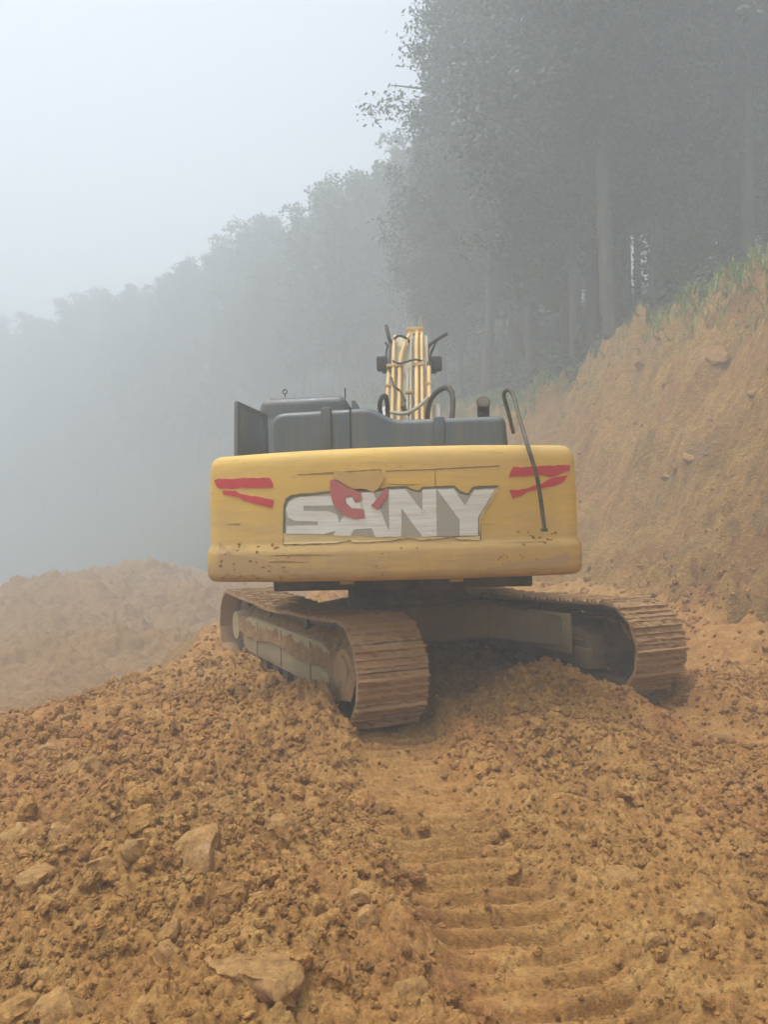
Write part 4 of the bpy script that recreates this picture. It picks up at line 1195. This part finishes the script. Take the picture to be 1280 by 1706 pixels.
# trees one can point at; those on the skyline by the height of their tops
TOPH = {('broadleaf', 0): 20.0, ('broadleaf', 1): 17.5, ('round', 0): 20.5}
def put_top(kind, var, x, y, top, rot, label, group, name):
    return put(kind, var, x, y, max(0.7, min(1.7, (top - hz(x, y)) / TOPH[(kind, var)])), rot, label, group, name)
G = 'trees above the bank'
put_top('broadleaf', 0, 4.5, 33.0, 28.5, 0.4, 'tall broadleaf tree with branches sticking out against the bright sky at top centre', G, 'broadleaf_tree')
put_top('broadleaf', 1, 3.9, 37.5, 23.5, 2.2, 'broadleaf tree with low sprays on the sky edge, left of the tallest', G, 'broadleaf_tree')
put_top('round', 0, -4.0, 62.0, 33.0, 1.0, 'rounded foggy treetop right of the lone dome shaped treetop', G, 'foggy_tree')
put_top('round', 0, -12.8, 76.0, 36.2, 3.0, 'lone dome shaped treetop standing out on the foggy skyline left of centre', G, 'foggy_tree')
put('conifer', 1, 8.7, 34.8, 1.15, 0.5, 'pale straight trunk rising from the crest above the handrail', G, 'pine_tree')
put('conifer', 1, 9.6, 36.5, 1.0, 1.5, 'slim trunk on the crest just right of the pale straight trunk', G, 'pine_tree')
put('sapling', 0, 9.6, 22.6, 0.55, 0.0, 'small pale stemmed sapling standing on the crest at upper right', 'saplings on the crest', 'sapling_tree')
put('conifer', 1, 12.0, 24.2, 1.0, 2.5, 'tall pine nearest the right picture edge on the crest', G, 'pine_tree')
put('sapling', 0, 11.0, 26.5, 1.2, 1.0, 'bushy green young tree behind the crest at right', 'saplings on the crest', 'sapling_tree')
put('sapling', 0, 13.4, 25.0, 1.1, 2.0, 'dark green young tree at the right picture edge above the bank', 'saplings on the crest', 'sapling_tree')
for k, (x, y, top) in enumerate(((-17.5, 82, 35.5), (-22, 85, 34.5), (-26.5, 91, 35.0), (-34, 96, 34.5), (-43, 102, 36), (-50, 107, 35), (-58, 112, 36))):
    put_top('round', 0, x, y, top, k * 1.1, '%s on the far skyline, nearly dissolved in fog' % ('soft treetop next to the lone dome', 'second soft treetop from the lone dome', 'third soft treetop from the lone dome', 'middle soft treetop above the cab door', 'third soft treetop from the picture edge', 'second soft treetop from the picture edge', 'soft treetop at the picture edge')[k], 'trees on the far left skyline', 'foggy_tree')
# the wood behind, each tree placed on the slope
rs = np.random.RandomState(5)
def wood(y0, y1, n, xf, kinds, label, group, gap, smin, smax):
    k = 0; tries = 0
    while k < n and tries < 6000:
        tries += 1
        y = rs.uniform(y0, y1); x = xf(y)
        if abs(x) > 0.60 * y + 3: continue
        if any((x - a) ** 2 + (y - b) ** 2 < gap * gap for a, b in PLACED): continue
        kd, nm = kinds[rs.randint(len(kinds))]
        if y < 56 and (x - 4.5) / y < -0.035: continue
        if x < -4 and y < 60 + 110 * max(0, -x / y - 0.1): continue
        u = x / y
        w_ = next(t for lim, t in ((-.36, 'at the left edge'), (-.2, 'left of the cab'), (-.05, 'above the cab'), (.08, 'behind the boom'), (.2, 'above the handrail'), (.34, 'above the bank'), (9, 'at the right edge')) if u < lim)
        lb = (label[0] if kd == 'conifer' else label[1]) + ' ' + w_
        put(kd, rs.randint(3), x, y, rs.uniform(smin, smax), rs.uniform(0, 6.28), lb, group, nm); k += 1
crest = lambda y: float(np.interp(y, _Y, _XC)); toe = lambda y: float(np.interp(y, _Y, _XT))
CB = [('conifer', 'pine_tree'), ('conifer', 'pine_tree'), ('broadleaf', 'broadleaf_tree')]
wood(22, 42, 36, lambda y: crest(y) + 1.2 + rs.rand() * 16, CB, ('straight dark pine in the wood behind the crest, veiled by fog,', 'leafy tree in the wood behind the crest, veiled by fog,'), 'wood above the bank', 2.3, 0.9, 1.15)
wood(40, 62, 38, lambda y: crest(y) - 1.0 + rs.rand() * 22, CB + [('round', 'foggy_tree')], ('pine fading into fog on the middle slope', 'leafy tree fading into fog on the middle slope'), 'trees on the foggy slope', 2.8, 0.85, 1.05)
wood(60, 125, 90, lambda y: crest(y) + 3 - rs.rand() ** 1.3 * 30, CB + [('round', 'foggy_tree')], ('faint pine almost lost in the fog across the valley', 'faint leafy tree almost lost in the fog across the valley'), 'trees across the foggy valley', 3.2, 0.75, 1.0)

# ------------------------------------------------------------------ grass along the crest, undergrowth in the wood
def crest_grass():
    rs = np.random.RandomState(3)
    n = 24000
    y = rs.uniform(13, 44, n); x = np.interp(y, _Y, _XC) + rs.normal(size=n) * 0.4 + 0.3
    pk = np.clip(fbm(x * .7, y * .7, 411, 3) + .55, 0, 1); k = rs.rand(n) < pk
    x, y = x[k], y[k]; n = len(x)
    z = height(x, y, False) - 0.03
    h = rs.uniform(0.06, 0.24, n) * (0.5 + pk[k]); a = rs.uniform(0, 6.28, n); lean = rs.normal(size=(n, 2)) * 0.5
    b = np.stack([x, y, z], -1); s = np.stack([np.cos(a), np.sin(a), 0 * a], -1) * 0.022
    tip = b + np.stack([lean[:, 0] * h, lean[:, 1] * h, h], -1); mid = b + np.stack([lean[:, 0] * h * .3, lean[:, 1] * h * .3, h * .6], -1)
    V = np.stack([b - s, b + s, mid + s * .8, mid - s * .8, tip + s * .1, tip - s * .1], 1).reshape(-1, 3)
    i = np.arange(n)[:, None] * 6
    Fq = np.concatenate([i + [0, 1, 2, 3], i + [3, 2, 4, 5]])
    tag(link('crest_grass', mesh_np('crest_grass', V, Fq, False), M_grass), kind='stuff')
    n = 26000
    y = rs.uniform(14, 62, n); x = np.interp(y, _Y, _XC) + 0.8 + rs.rand(n) ** 1.3 * 14
    pk = np.clip(fbm(x * .5, y * .5, 421, 3) + .5, 0, 1); k = rs.rand(n) < pk; x, y = x[k], y[k]
    z = height(x, y, False) + rs.rand(len(x)) ** 1.5 * 1.5 * pk[k]
    V, Fq = leaf_cloud(np.stack([x, y, z], -1), 0.28, rs, 0.5, 0.1)
    tag(link('undergrowth', mesh_np('undergrowth', V, Fq, False), M_shrub), kind='stuff')
crest_grass()
